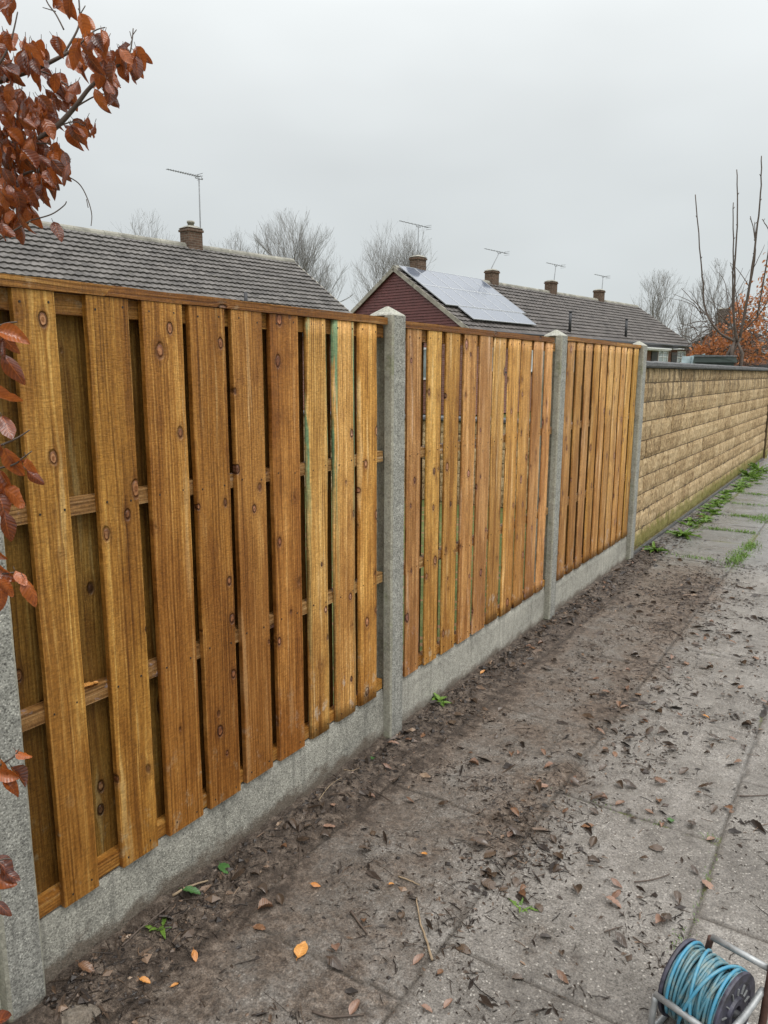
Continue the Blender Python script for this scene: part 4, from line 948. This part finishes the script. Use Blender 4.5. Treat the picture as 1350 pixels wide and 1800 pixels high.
# ---- shrubs behind the stone wall on the right
sr_ = random.Random(9)
cop = empty('coppiced_shrub', (-.35, 13.2, 0), 'coppiced shrub with tall bare upright shoots behind the stone wall', 'shrub')
cb = MB(); CO = Vector((-.35, 13.2, 0))
def A13(px, py, dy=0.):
    d = FW+RT*((px-675)/FPX)+UP*((900-py)/FPX); return CAM+d*((13.2+dy)/d.y)-CO
for q_ in range(5):
    ox, oy = sr_.gauss(.13, .09), sr_.gauss(0, .06); cb.tube([(ox*.6, oy, -.1), (ox*.9, oy, 1.2), (ox+sr_.gauss(0, .03), oy, 2.0), (.14+sr_.gauss(0, .04), .02, 2.25)], [.038, .032, .027, .018], 7)
for pts, dy, r0 in [([(1292, 600), (1262, 582), (1240, 545), (1236, 500), (1232, 455), (1222, 342)], 0, .022), ([(1296, 600), (1290, 550), (1292, 470), (1296, 380), (1295, 298)], 0, .020), ([(1294, 602), (1288, 540), (1289, 440), (1289, 356)], .1, .018),
                    ([(1300, 600), (1316, 510), (1330, 410), (1337, 340), (1338, 274)], .1, .021), ([(1302, 590), (1312, 540), (1328, 440), (1319, 380)], .25, .016), ([(1300, 590), (1318, 500), (1327, 430), (1326, 390)], -.1, .013), ([(1330, 560), (1348, 460), (1352, 410), (1340, 385)], .3, .014),
                    ([(1262, 582), (1235, 545), (1212, 522), (1198, 507)], -.1, .010), ([(1298, 590), (1340, 545), (1370, 480)], .2, .014), ([(1300, 560), (1290, 490), (1284, 462)], .2, .008), ([(1318, 505), (1300, 478), (1283, 461)], -.1, .008), ([(1325, 470), (1345, 430)], .1, .007),
                    ([(1290, 640), (1290, 600), (1284, 560), (1275, 500), (1262, 478)], .4, .010)]:
    l = smooth_line([A13(x, y, dy) for x, y in pts]); k = len(l)
    l = [p+Vector((sr_.gauss(0, .003), sr_.gauss(0, .003), 0)) for p in l]
    cb.tube(l, [r0*(1-.62*i/(k-1)) for i in range(k)], 6)
    for i in range(2, k-1, 3):
        s_ = sr_.choice((-1, 1)); cb.tube([l[i], l[i]+Vector((s_*.02, sr_.uniform(-.02, .02), .03))], [r0*.4, r0*.25], 4)
cb.build('shoots', M['twig'], cop)
bush = empty('beech_bush', (-1.15, 17.2, 0), 'orange-leaved beech bush with tangled brown stems behind the stone wall', 'bush')
bb = MB(); bl = MB(); lv = []; ve = []
for k in range(420):
    a = Vector((sr_.uniform(-.30, .95), sr_.uniform(-1.2, 1.3), sr_.uniform(.9, 2.9))); d = Vector((sr_.gauss(0, .9), sr_.gauss(0, .7), sr_.uniform(-.35, 1.1))).normalized(); pts = [a]
    for i in range(5): d = (d+Vector((sr_.gauss(0, .22), sr_.gauss(0, .22), -.10))).normalized(); pts.append(pts[-1]+d*sr_.uniform(.12, .24))
    bb.tube(pts, [.009*(1-.13*i) for i in range(6)], 4, caps=False)
for k in range(26):
    p = Vector((sr_.uniform(-.2, .85), sr_.uniform(-1, 1.2), -.05)); t_ = p+Vector((sr_.gauss(0, .2), sr_.gauss(0, .2), 1.7)); bb.tube([p, (p+t_)/2+Vector((.05, 0, 0)), t_], [.03, .022, .014], 5)
def bush_h(x): return 2.25+1.6*max(0, x+.12)
for k in range(5200):
    x = sr_.uniform(-.36, .98); y = sr_.uniform(-1.3, 1.4); top = bush_h(x)+.25*mnoise.noise(Vector((x*2.5, y*2, 3)))
    z = sr_.uniform(1.55 if sr_.random() < .25 else 1.95, top) if top > 2.0 else sr_.uniform(1.6, max(1.95, top))
    if mnoise.noise(Vector((x*3.2, y*3.2, z*3.2+7))) < -.02: continue
    add_leaf(bl, lv, ve, orient(Vector((x, y, z)), (sr_.gauss(0, 1), sr_.gauss(0, 1), sr_.gauss(-.5, .6)), (sr_.gauss(0, .7), sr_.gauss(0, .7), 1)), sr_.uniform(.055, .085), .046, .3, .2, sr_, nl=3)
bb.build('stems', M['twig'], bush); o = bl.build('foliage', M['beech_far'], bush); add_attr(o, lv, ve)

# ---- dark green lidded bin and pale sheets behind the wall
M['bin'] = mat_plain('dark_green_plastic', (.028, .048, .036), .35, .2, 12.); M['bin_lid'] = mat_plain('bin_lid_plastic', (.040, .058, .048), .35, .2, 12.); M['sheet'] = mat_plain('pale_blue_sheet', (.50, .62, .66), .35, .2, 14.)
bn = empty('lidded_bin', (-.50, 12.9, .10), 'dark green lidded bin peeping over the stone wall under the bush', 'bin', None, R(14))
m_ = MB()
m_.add([(-.30, -.26, 0), (.26, -.26, 0), (.26, .26, 0), (-.30, .26, 0), (-.36, -.33, 1.80), (.33, -.33, 1.80), (.33, .33, 1.80), (-.36, .33, 1.80)], [(0, 3, 2, 1), (4, 5, 6, 7), (0, 1, 5, 4), (1, 2, 6, 5), (2, 3, 7, 6), (3, 0, 4, 7)]); m_.build('bin_body', M['bin'], bn)
m_ = MB(); m_.add([(-.40, -.37, 1.802), (.38, -.37, 1.802), (.38, .37, 1.802), (-.40, .37, 1.802), (-.38, -.35, 1.925), (.36, -.35, 1.885), (.36, .35, 1.885), (-.38, .35, 1.925), (-.02, -.36, 1.915), (-.02, .36, 1.915)], [(0, 3, 2, 1), (4, 8, 9, 7), (8, 5, 6, 9), (0, 1, 5, 8, 4), (1, 2, 6, 5), (2, 3, 7, 9, 6), (3, 0, 4, 7)])
lid = m_.build('lid', M['bin_lid'], bn)
m_ = MB(); m_.box((-.39, -.385, 1.893), (.37, -.36, 1.905)); m_.build('lid_highlight', M['lead'], lid)  # added grey strip, stands in for the bright highlight along the lid edge
bn.scale = (.8, .8, 1.); bn.location = (-.46, 12.9, .06)
sh = MB()
for k in range(3):
    a = Vector((-1.02+k*.10, 12.7, .10)); vs = []
    for i in range(5):
        t = i/4; vs += [a+Vector((.10*t*t+.02, .0, 1.86*t)), a+Vector((.16+.10*t*t, .05*math.sin(t*4), (1.86+.02*k)*t))]
    vs += [v+Vector((0, .02, 0)) for v in vs]
    fs = [(2*i, 2*i+1, 2*i+3, 2*i+2) for i in range(4)]+[(10+2*i+2, 10+2*i+3, 10+2*i+1, 10+2*i) for i in range(4)]+[(2*i+1, 11+2*i, 13+2*i, 3+2*i) for i in range(4)]+[(2*i, 2*i+2, 12+2*i, 10+2*i) for i in range(4)]+[(8, 9, 19, 18)]
    sh.add(vs, fs)
o = sh.build('plastic_sheet', M['sheet']); tag(o, 'pale blue plastic sheets propped beside the dark green bin', 'plastic sheet')

# ------------------------------------------------------------------ cable reel
M['flange'] = mat_plain('scuffed_purple_flange', (.036, .035, .052), .5, .8, 30., bump=.3); M['tube_grey'] = mat_plain('scuffed_grey_tube', (.30, .31, .31), .4, .35, 30., metallic=.35); M['rust'] = mat_plain('rusty_tube', (.075, .035, .025), .55, .4, 40.)
def mat_cable(name, a, b):
    m = NT(name, .42, .5); p = m.obj(); n = m.noise(p, 22., 5., .7); m.color(m.mix(m.sm(n, .42, .62), a, b)); return m.mat
M['cable'] = mat_cable('dirty_blue_cable', (.060, .180, .235), (.185, .235, .215)); M['cable_b'] = mat_cable('bright_blue_cable', (.040, .215, .335), (.11, .26, .32))
reel = empty('cable_reel', (1.535, 1.852, 0), 'reel of dirty blue cable in a grey tube frame on the paving', 'cable reel', None, -.3167)
# local frame: x = axis of the drum (towards the lens side), y away, z up
RC = .113; FR = .104; HL = .070
def flange(x0, name):
    f = MB(); N = 44; s = 1 if x0 > 0 else -1
    prof = [(.020, 0), (.023, .009), (.040, .010), (.043, .003), (.074, .003), (.080, .006), (FR-.002, .007), (FR, .003), (FR-.002, -.003), (.020, -.003)]
    vs = []
    for i in range(N):
        a = 2*math.pi*i/N
        for (rr, dx) in prof: vs.append((x0+s*dx, rr*math.cos(a), RC+rr*math.sin(a)))
    k = len(prof)
    f.add(vs, [(i*k+j, i*k+(j+1) % k, ((i+1) % N)*k+(j+1) % k, ((i+1) % N)*k+j) for i in range(N) for j in range(k)], 0, False)
    o = f.build(name, M['flange'], reel); fix_normals(o)
    r_ = MB()
    for i in range(14):
        a = 2*math.pi*i/14+.1; c_, s_ = math.cos(a), math.sin(a); l_ = .018 if i % 2 else .024
        r_.obox(Vector((x0+s*.0032, .049*c_-.0012*-s_, RC+.049*s_-.0012*c_)), Vector((s*.0035, 0, 0)), Vector((0, l_*c_, l_*s_)), Vector((0, -s_*.0026, c_*.0026)))
    r_.build('ribs', M['tube_grey'], o)
    return o
flange(HL, 'flange'); flange(-HL, 'flange')
m_ = MB(); m_.tube([(-HL, 0, RC), (HL, 0, RC)], .040, 20); m_.tube([(-HL-.04, 0, RC), (HL+.018, 0, RC)], .011, 10); m_.build('drum', M['dark'], reel)
cr_r = random.Random(3); m_ = MB()
for layer, (rad, turns) in enumerate(((.066, 16), (.076, 16), (.085, 16), (.093, 13))):
    pts = []; per = 26
    xs_ = np.linspace(-HL+.007, HL-.007, turns)
    if layer >= 2: xs_ = xs_+np.array([cr_r.uniform(-.006, .006) for _ in xs_])
    xs_ = np.clip(xs_, -HL+.006, HL-.006)
    for k in range(turns):
        sk = cr_r.uniform(-.026, .026)*(1 if layer >= 2 else .4); ro = cr_r.uniform(-.002, .0035); ph = cr_r.uniform(0, 6.28)
        nxt = xs_[min(k+1, turns-1)]
        for i in range(per):
            t = i/per; a = 2*math.pi*t
            xx = float(np.clip(xs_[k]+(nxt-xs_[k])*t+sk*math.sin(a+ph), -HL+.006, HL-.006))
            rr = rad+ro*math.sin(a*2+ph)
            pts.append((xx, rr*math.cos(a), RC+rr*math.sin(a)))
    m_.tube(pts, .0041, 7)
m_.build('wound_cable', M['cable'], reel)
m_ = MB()
for (xa, xb, rad, a0, a1) in ((-HL+.006, -HL+.018, .101, -40, 200), (-.040, .022, .099, 20, 215), (.062, -.030, .102, 35, 225), (.055, .060, .099, 60, 230)):
    pts = [(xa+(xb-xa)*(i/24), rad*math.cos(R(a0+(a1-a0)*i/24)), RC+rad*math.sin(R(a0+(a1-a0)*i/24))) for i in range(25)]; m_.tube(pts, .0044, 8)
m_.build('loose_strands', M['cable_b'], reel)
def fr_tube(pts, rad, mat, name, n=10): t_ = MB(); t_.tube(smooth_line([Vector(p) for p in pts], 5) if len(pts) > 2 else pts, rad, n); return t_.build(name, mat, reel)
fr_tube([(-.045, .10, .200), (.105, .10, .208)], .0085, M['tube_grey'], 'crossbar')
fr_tube([(-.082, -.105, .116), (.108, -.105, .116)], .0085, M['tube_grey'], 'crossbar')
fr_tube([(-.085, .10, .010), (.11, .10, .010)], .0085, M['tube_grey'], 'crossbar')
fr_tube([(.112, .098, .226), (.113, .085, .15), (.112, .055, .010), (.112, -.07, .010)], .0095, M['rust'], 'end_frame')
fr_tube([(.100, .09, .150), (.099, .01, .128), (.098, -.105, .108), (.098, -.115, .012)], .0085, M['tube_grey'], 'end_frame')
fr_tube([(-.047, .10, .198), (-.060, .10, .12), (-.083, .10, .012)], .0085, M['rust'], 'end_frame')
fr_tube([(-.083, .10, .012), (-.087, .0, .010), (-.085, -.10, .012), (-.080, -.105, .112)], .0085, M['tube_grey'], 'end_frame')

# ------------------------------------------------------------------ fallen leaves, twigs, weeds, litter
gr = random.Random(77)
def fallen_mesh(name, L, W, curl, fold, seed, mat, pleat=.8):
    mb = MB(); a, b = [], []; r = random.Random(seed)
    add_leaf(mb, a, b, Matrix.Identity(4), L, W, curl, fold, r, pleat, 8)
    st = [(-.22*L, 0, .004), (-.1*L, .004, .002), (0.02*L, 0, 0)]; nv = len(mb.v); mb.tube(st, .0009, 3); a += [.5]*(len(mb.v)-nv); b += [(0., 0.)]*(len(mb.v)-nv)
    vs = np.array(mb.v); vs[:, 0] -= L*.45; vs[:, 2] -= vs[:, 2].min(); mb.v = [tuple(v) for v in vs]
    me = mb.mesh(name, mat)
    set_leaf(me, a, b); return me
LM = {}
for kind, mat in (('orange', 'leaf_orange'), ('pink', 'leaf_pink'), ('dark', 'leaf_dark'), ('brown', 'leaf_brown'), ('green', 'leaf_green')):
    LM[kind] = [fallen_mesh('fallen_leaf', .062, .040, .06, .12, 1, M[mat]), fallen_mesh('fallen_leaf', .060, .036, .35, .45, 2, M[mat]), fallen_mesh('fallen_leaf', .055, .034, -.25, .75, 3, M[mat]), fallen_mesh('fallen_leaf', .058, .036, .5, -.35, 4, M[mat]), fallen_mesh('fallen_leaf', .05, .038, .15, 1.2, 6, M[mat])]
PATH_HIT = {}
def put_leaf(p, kind, var, sc, rz, label, group=None, lift=.002):
    o = link('fallen_leaf', LM[kind][var], None, (p[0], p[1], ground_z(p[0], p[1])+lift)); o.scale = (sc, sc, sc); o.rotation_euler = (R(gr.uniform(-9, 9)), R(gr.uniform(-9, 9)), rz)
    return tag(o, label, 'leaf', group)
for px, py, kind, var, sc, rz, label in [
    (528, 1673, 'orange', 0, 1.05, 2.0, 'bright orange beech leaf lying flat on the mud near the bottom'),
    (342, 1683, 'orange', 3, .55, -.4, 'narrow curled yellow-orange leaf left of the bright orange one'),
    (466, 1600, 'brown', 4, 1.0, 1.0, 'rolled brown leaf standing up on the mud, dark inside'),
    (253, 1728, 'orange', 1, .55, .3, 'torn orange leaf by the foot of the nearest gravel board'),
    (306, 1735, 'orange', 2, .42, .9, 'tiny orange leaf scrap right of the torn orange leaf'),
    (150, 1722, 'brown', 1, .85, .2, 'russet leaf in the hollow beside the nearest post'),
    (720, 1411, 'brown', 3, .62, .5, 'small maroon curled leaf on clear mud before the tall post'),
    (688, 1558, 'orange', 1, .42, 1.2, 'small orange leaf scrap beside a pale twig'),
    (745, 1502, 'orange', 2, .45, .2, 'small orange leaf curled on the mud below the leaf pile'),
    (848, 1190, 'orange', 2, .72, 1.4, 'orange leaf at the foot of the middle gravel board'),
    (592, 1672, 'pink', 1, .8, 2.3, 'dull red leaf right of the bright orange leaf'),
    (588, 1698, 'dark', 3, 1.0, .1, 'dark boat-shaped leaf below the dull red one'),
    (735, 1690, 'pink', 2, .75, 1.2, 'pinkish leaf beside the long bent twig'),
    (1244, 1556, 'pink', 0, .85, -.5, 'large oval pinkish leaf lying on the mossy paving joint'),
    (1160, 1625, 'pink', 4, .85, 1.0, 'folded pink-brown leaf just above the cable reel'),
    (1075, 1592, 'pink', 1, .9, .0, 'pale fawn leaf beside dark scraps above the cable reel'),
    (1082, 1556, 'pink', 3, .7, .2, 'small fawn leaf at the end of a bent dark twig'),
    (987, 1722, 'brown', 3, .7, .0, 'small brown leaf left of the cable reel'),
    (787, 1768, 'pink', 2, .6, 1.3, 'tan leaf tip standing up near the bottom edge'),
    (748, 1778, 'pink', 1, .55, .2, 'tan leaf scrap beside the one standing near the bottom edge'),
    (622, 1775, 'pink', 2, .8, 1.6, 'rose-brown leaf standing up at the bottom edge'),
    (1240, 1262, 'orange', 1, .55, .3, 'small pale orange leaf by a dark scrap on the far paving'),
    (1165, 1293, 'dark', 4, 1.1, .7, 'rolled dark leaf on the paving slab, like a small shell'),
    (1160, 1380, 'brown', 3, 1.1, .9, 'olive curled leaf with a tail on the middle slab'),
    (1178, 1445, 'green', 0, .7, 1.9, 'olive green leaf lying on the mossy cross joint'),
    (1248, 1476, 'pink', 2, .6, .8, 'small salmon leaf where the two mossy joints meet'),
    (395, 1540, 'green', 0, 1.0, -.2, 'green ivy-like leaf against the foot of the nearest gravel board'),
    (335, 1590, 'green', 1, .95, .6, 'dark green leaf under the fallen cane by the nearest gravel board'),
    (655, 1345, 'green', 1, .6, 1.9, 'small bright green leaf in the soil before the tall post'),
    (555, 1560, 'orange', 3, .55, .6, 'faded orange leaf fragments in the mud'),
    (455, 1630, 'brown', 0, .7, .4, 'flat mud-brown leaf above the bright orange one'),
    (640, 1622, 'brown', 1, .5, 2.2, 'small reddish leaf touching a short brown stick'),
    (640, 1500, 'dark', 1, .9, .9, 'black wet leaf by the middle of the mud'),
    (1105, 1385, 'dark', 3, 1.0, .4, 'black wet leaf heap on the middle slab'),
    (1060, 1355, 'dark', 2, .9, 1.2, 'long dark curled leaf on the middle slab'),
    (1043, 1518, 'dark', 4, .8, .3, 'black crumpled leaf at the end of a twig'),
    (840, 1490, 'dark', 1, 1.15, .3, 'big dark glossy leaf at the top of the leaf pile'),
    (905, 1470, 'dark', 3, 1.15, .6, 'dark folded leaf right of the leaf pile'),
    (860, 1555, 'dark', 0, 1.1, .1, 'grey-brown leaf at the bottom of the leaf pile'),
    (880, 1250, 'dark', 2, .8, 1.2, 'dark leaf lying in the soil line below the middle panel')]:
    p = on_ground(px, py); put_leaf(p, kind, var, sc, rz, label)
o = link('fallen_leaf', LM['orange'][0], None, (-.026, 1.200, .8205)); o.scale = (.85, .85, .85); o.rotation_euler = (0, R(4), 1.9); tag(o, 'orange beech leaf resting on the lower rail of the nearest fence panel', 'leaf')
spots = []
def in_view(p):
    v = Vector(p)-CAM; d = v.dot(FW)
    if d <= 0: return False
    x = 675+FPX*v.dot(RT)/d; y = 900-FPX*v.dot(UP)/d; return 0 < x < 1350 and 0 < y < 1800
groups = {'dark': ('wet dark brown leaf lying curled among crumbs on the muddy paving', 'wet dark leaves scattered on the paving', 150),
          'brown': ('mid-brown dead leaf lying loose on the muddy paving', 'mid-brown leaves scattered on the paving', 50),
          'pink': ('dull pinkish dead leaf lying loose on the paving', 'dull pinkish leaves scattered on the paving', 30)}
for kind, (lab, grp, n) in groups.items():
    c = 0
    while c < n:
        q = gr.random()
        if q < .35: x, y = gr.uniform(.05, 1.45), 1.6+4.0*gr.random()**1.2
        elif q < .62: x, y = gr.gauss(.86, .14), gr.uniform(2.0, 4.6)
        elif q < .78: x, y = gr.uniform(.9, 1.45), gr.uniform(2.2, 5.2)
        else: x, y = abs(gr.gauss(.07, .10))+.03, gr.uniform(1.2, 8.6)
        if x > 1.7 or x < .045 or not in_view((x, y, 0)): continue
        if Vector((x-1.53, y-1.82)).length < .24: continue
        put_leaf((x, y), kind, gr.randrange(5), gr.uniform(.45, .85) if kind != 'dark' else gr.uniform(.45, 1.0), gr.uniform(0, 6.28), lab, grp); c += 1
def twig(pts_px, r0, label, mat='twig', lift=.006, group=None):
    ps = []
    for px, py in pts_px:
        p = on_ground(px, py); ps.append(Vector((p.x, p.y, ground_z(p.x, p.y)+lift)))
    c = ps[0].copy(); m_ = MB(); l = smooth_line([p-c for p in ps], 4); k = len(l); l = [p+Vector((gr.gauss(0, .0008), gr.gauss(0, .0008), 0)) for p in l]
    m_.tube(l, [r0*(1-.45*i/(k-1)) for i in range(k)], 6); o = m_.build('twig', M[mat], None, c); tag(o, label, 'twig', group)
for pts, r0, lab, mt in [
    ([(760, 1690), (748, 1650), (738, 1620), (732, 1580)], .0042, 'long bent bare twig lying on the mud in the lower middle', 'twig_pale'),
    ([(617, 1605), (632, 1625), (646, 1643)], .0048, 'short thick brown stick beside the small reddish leaf', 'twig'),
    ([(700, 1543), (720, 1550), (737, 1559)], .0032, 'pale short twig by the small orange scrap', 'twig_pale'),
    ([(304, 1592), (330, 1580), (366, 1562)], .0050, 'pale cane lying against the nearest gravel board', 'twig_pale'),
    ([(215, 1680), (245, 1655), (300, 1610)], .0035, 'thin dark twig along the foot of the nearest gravel board', 'twig'),
    ([(1115, 1552), (1150, 1548), (1178, 1538)], .0026, 'thin bent dark twig above the cable reel', 'twig'),
    ([(1062, 1640), (1082, 1633), (1095, 1630)], .0026, 'short dark twig lying level above the cable reel', 'twig'),
    ([(1112, 1648), (1126, 1657), (1140, 1667)], .0026, 'thin straight twig pointing at the cable reel', 'twig'),
    ([(1300, 1402), (1320, 1402), (1350, 1400)], .0036, 'dark twig running off the right edge along a paving joint', 'twig'),
    ([(1095, 1345), (1120, 1347), (1145, 1358)], .0024, 'thin twig beside the long dark curled leaf', 'twig'),
    ([(548, 1780), (585, 1790), (640, 1786)], .0040, 'dark twig lying along the bottom edge', 'twig'),
    ([(645, 1388), (665, 1395), (690, 1412)], .0026, 'fine twig on the mud before the tall post', 'twig'),
    ([(560, 1420), (580, 1395), (600, 1380)], .0022, 'pale straw along the nearest gravel board', 'twig_pale'),
    ([(605, 1365), (620, 1364), (632, 1364)], .0030, 'pale straw end by the gravel board near the tall post', 'twig_pale'),
    ([(1295, 1030), (1312, 1035), (1330, 1030)], .006, 'small branched twig on the grey far slab', 'twig'),
    ([(525, 1475), (527, 1500), (525, 1525)], .0022, 'thin dark stem lying upright in view by the gravel board', 'twig')]: twig(pts, r0, lab, mt)

# weeds
def weed(p, n, L, label, seed, grp, w=.018, mat='weed', up=.6):
    r = random.Random(seed); mb = MB(); a, b = [], []
    for i in range(n):
        ang = r.uniform(0, 6.283); el_ = r.uniform(.25, 1.2)*up; d = Vector((math.cos(ang)*math.cos(el_), math.sin(ang)*math.cos(el_), math.sin(el_)+.1))
        ll = L*r.uniform(.6, 1.1)
        add_leaf(mb, a, b, orient(Vector((r.gauss(0, .01), r.gauss(0, .01), 0)), d, (0, 0, 1), r.uniform(-.3, .3)), ll, w*r.uniform(.8, 1.3), r.uniform(.2, .6), .3, r, .7, 6)
    o = mb.build('weed', M[mat], None, (p[0], p[1], ground_z(p[0], p[1])-.004)); add_attr(o, a, b); return tag(o, label, 'weed', grp)
WG = 'weeds at the foot of the wall'
for x, y, n, L, lab in [(.11, 7.30, 16, .17, 'bright green rosette weed nearest the last concrete post'), (.16, 8.20, 24, .21, 'largest leafy weed clump, among brown leaves by the wall'), (.12, 8.75, 14, .13, 'small weed just beyond the largest clump'),
                        (.10, 13.6, 16, .30, 'tall bright weed by the far end of the wall'), (.12, 14.6, 18, .34, 'tallest weed tuft at the far pier')]:
    weed((x, y), n, L, lab, int(y*100), WG, .034)
for k in range(72):
    y = 8.95+k*.08+gr.uniform(-.05, .05); weed((.07+abs(gr.gauss(0, .10)), y), gr.randrange(12, 20), gr.uniform(.06, .11), 'low leafy ground weed in the green strip along the wall foot', 500+k, 'low weeds in the strip along the wall', .03, up=.5)
weed((.03, 3.15), 9, .075, 'small green seedling at the foot of the middle gravel board', 61, None, .03)
weed((.075, 1.30), 5, .05, 'tiny pale seedling beside the hollow by the nearest post', 62, None, .016)
weed((.95, 2.02), 9, .045, 'grassy green sprig in the mud below the long bent twig', 63, None, .007)

# grass tufts in the joints of the far slabs: one mass of blades
gm = MB(); a_, b_ = [], []
for (cx, cy_, rx, ry, n) in [(.82, 7.45, .07, .30, 420), (.84, 8.05, .06, .22, 300), (.76, 9.7, .10, .22, 260), (.55, 9.75, .16, .06, 200), (.42, 8.75, .15, .04, 130), (.5, 7.25, .2, .05, 90), (.7, 8.75, .12, .04, 120), (.80, 11.0, .09, .3, 260), (.45, 11.7, .25, .06, 200), (.45, 10.7, .25, .05, 130), (.86, 12.6, .06, .4, 200), (1.43, 2.45, .012, .25, 60), (1.40, 2.75, .03, .02, 40), (1.42, 2.15, .03, .05, 60), (1.1, 2.735, .2, .012, 60)]:
    for k in range(n):
        x, y = gr.gauss(cx, rx*.6), gr.gauss(cy_, ry*.6); far_ = y > 6; L_ = gr.uniform(.02, .06) if far_ else gr.uniform(.006, .016); w_ = .0035 if far_ else .0014
        an = gr.uniform(0, 6.283); d = Vector((math.cos(an), math.sin(an), gr.uniform(.5, 2.))).normalized(); sd_ = Vector((-math.sin(an), math.cos(an), 0))*w_; p = Vector((x, y, ground_z(x, y)-.002))
        q = p+d*L_*.6; t_ = q+(d+Vector((0, 0, -.6)))*L_*.45
        gm.add([p-sd_, p+sd_, q+sd_*.7, q-sd_*.7, t_], [(0, 1, 2, 3), (3, 2, 4)]); v_ = gr.random(); a_ += [v_]*5; b_ += [(0., 0.)]*5
o = gm.build('grass', M['weed']); add_attr(o, a_, b_); tag(o, 'short green grass growing in the paving joints by the wall', 'grass', kind='stuff')

# countless crumbs of soil and leaf scraps
def mat_litter():
    m = NT('litter', .45, .45); v = m.attr('lv'); n = m.noise(m.pos(), 90., 4.)
    m.color(m.ramp(m.math('ADD', m.math('MULTIPLY', v, .85), m.math('MULTIPLY', n, .15)), [(.05, (.013, .009, .007)), (.45, (.036, .025, .018)), (.74, (.085, .058, .040)), (.90, (.22, .145, .095)), (.98, (.42, .33, .24))])); m.bump(n, .5, .003); return m.mat
M['litter'] = mat_litter()
cm = MB(); a_ = []
zcache = lambda X, Y: path_fields(np.array([X]), np.array([Y]))[0][0]
pts = []
def rnd_spot():
    q = gr.random()
    if q < .26: y = .95+6.6*gr.random()**1.25; x = .0+abs(gr.gauss(0, .09))+.02
    elif q < .36: y = gr.uniform(1.8, 6.9); x = gr.gauss(.80, .15)
    elif q < .43: y = gr.gauss(6.0, .6); x = gr.gauss(.62, .22)
    elif q < .48: y = gr.gauss(2.35, .25); x = gr.gauss(.82, .11)
    elif q < .55: y = gr.uniform(7.0, 10.0); x = abs(gr.gauss(.05, .14))+.03
    else:
        while True:
            y = 1.0+6.4*gr.random()**1.2; x = gr.uniform(.02, 1.75)
            if gr.random() < .06+1.7*max(0, mnoise.noise(Vector((x*3.3, y*3.3, 4)))+.5*mnoise.noise(Vector((x*9, y*9, 6)))): break
    return x, y
while len(pts) < 12500:
    x, y = rnd_spot()
    if .02 < x < 1.8 and y < 12: pts.append((x, y))
X = np.array([p[0] for p in pts]); Y = np.array([p[1] for p in pts]); Z = zcache(X, Y)
for (x, y, z) in zip(X, Y, Z):
    q = gr.random(); near = x < .22; s = gr.uniform(.0020, .0085)*(1.25 if near else 1.)*(1.9 if gr.random() < .07 else .72)*(1+.05*y)
    v_ = gr.betavariate(1.6, 2.6) if gr.random() < .9 else gr.uniform(.75, 1.0); nv = len(cm.v)
    if q < (.5 if near else .30):     # clod: squashed irregular octahedron
        r6 = [s*gr.uniform(.5, 1.1) for _ in range(6)]; a = gr.uniform(0, 3.14); c_, s_ = math.cos(a), math.sin(a); f = gr.uniform(.9, 1.8); zc_ = z+s*.2
        P_ = [(r6[0]*c_*f, r6[0]*s_*f, 0), (-r6[1]*s_, r6[1]*c_, 0), (-r6[2]*c_*f, -r6[2]*s_*f, 0), (r6[3]*s_, -r6[3]*c_, 0), (0, 0, r6[4]*.75), (0, 0, -r6[5]*.5)]
        cm.add([(x+p[0], y+p[1], zc_+p[2]) for p in P_], [(0, 1, 4), (1, 2, 4), (2, 3, 4), (3, 0, 4), (1, 0, 5), (2, 1, 5), (3, 2, 5), (0, 3, 5)])
    elif q < .76:   # leaf scrap: bent flake
        a = gr.uniform(0, 6.28); d = Vector((math.cos(a), math.sin(a), gr.uniform(-.2, .35))); e = Vector((-math.sin(a), math.cos(a), gr.uniform(-.3, .3))); l_ = s*gr.uniform(1., 2.6); w_ = s*gr.uniform(.3, .8); c = Vector((x, y, z+s*.3))
        cm.add([c-d*l_-e*w_*.4, c-d*l_*.2-e*w_, c+d*l_-e*w_*.3, c+d*l_*.9+e*w_*.4, c-d*l_*.1+e*w_+Vector((0, 0, s*.7)), c-d*l_*.9+e*w_*.5+Vector((0, 0, s*.4)), c+Vector((0, 0, -s*.2))], [(0, 1, 6, 5), (1, 2, 3, 6), (6, 3, 4), (5, 6, 4)])
    else:           # splinter
        a = gr.uniform(0, 6.28); l_ = s*gr.uniform(1.5, 5.0); d = Vector((math.cos(a), math.sin(a), gr.uniform(-.1, .3)))*l_; c = Vector((x, y, z+.003)); cm.tube([c-d, c+Vector((gr.gauss(0, 1), gr.gauss(0, 1), .5))*s*.4, c+d], gr.uniform(.0008, .0018), 3, caps=False)
    a_ += [v_]*(len(cm.v)-nv)
o = cm.build('leaf_litter', M['litter']); b = o.data.attributes.new('lv', 'FLOAT', 'POINT'); b.data.foreach_set('value', a_); tag(o, 'soil crumbs and shredded leaf litter strewn over the muddy paving', 'litter', kind='stuff')

# broken stone by the nearest post
m_ = MB(); r_ = random.Random(2)
import itertools
bm = bmesh.new(); bmesh.ops.create_icosphere(bm, subdivisions=3, radius=1.)
for v in bm.verts: v.co = Vector((v.co.x*.060, v.co.y*.038, v.co.z*.022))*(1+.28*mnoise.noise(v.co*2.2)+.1*mnoise.noise(v.co*7))
me = bpy.data.meshes.new('rubble_stone'); bm.to_mesh(me); bm.free(); me.materials.append(M['gravel'])
o = link('rubble_stone', me, None, (.13, .975, .004)); o.rotation_euler = (0, 0, .6); tag(o, 'broken pale concrete lump on the ground beside the nearest post', 'stone')
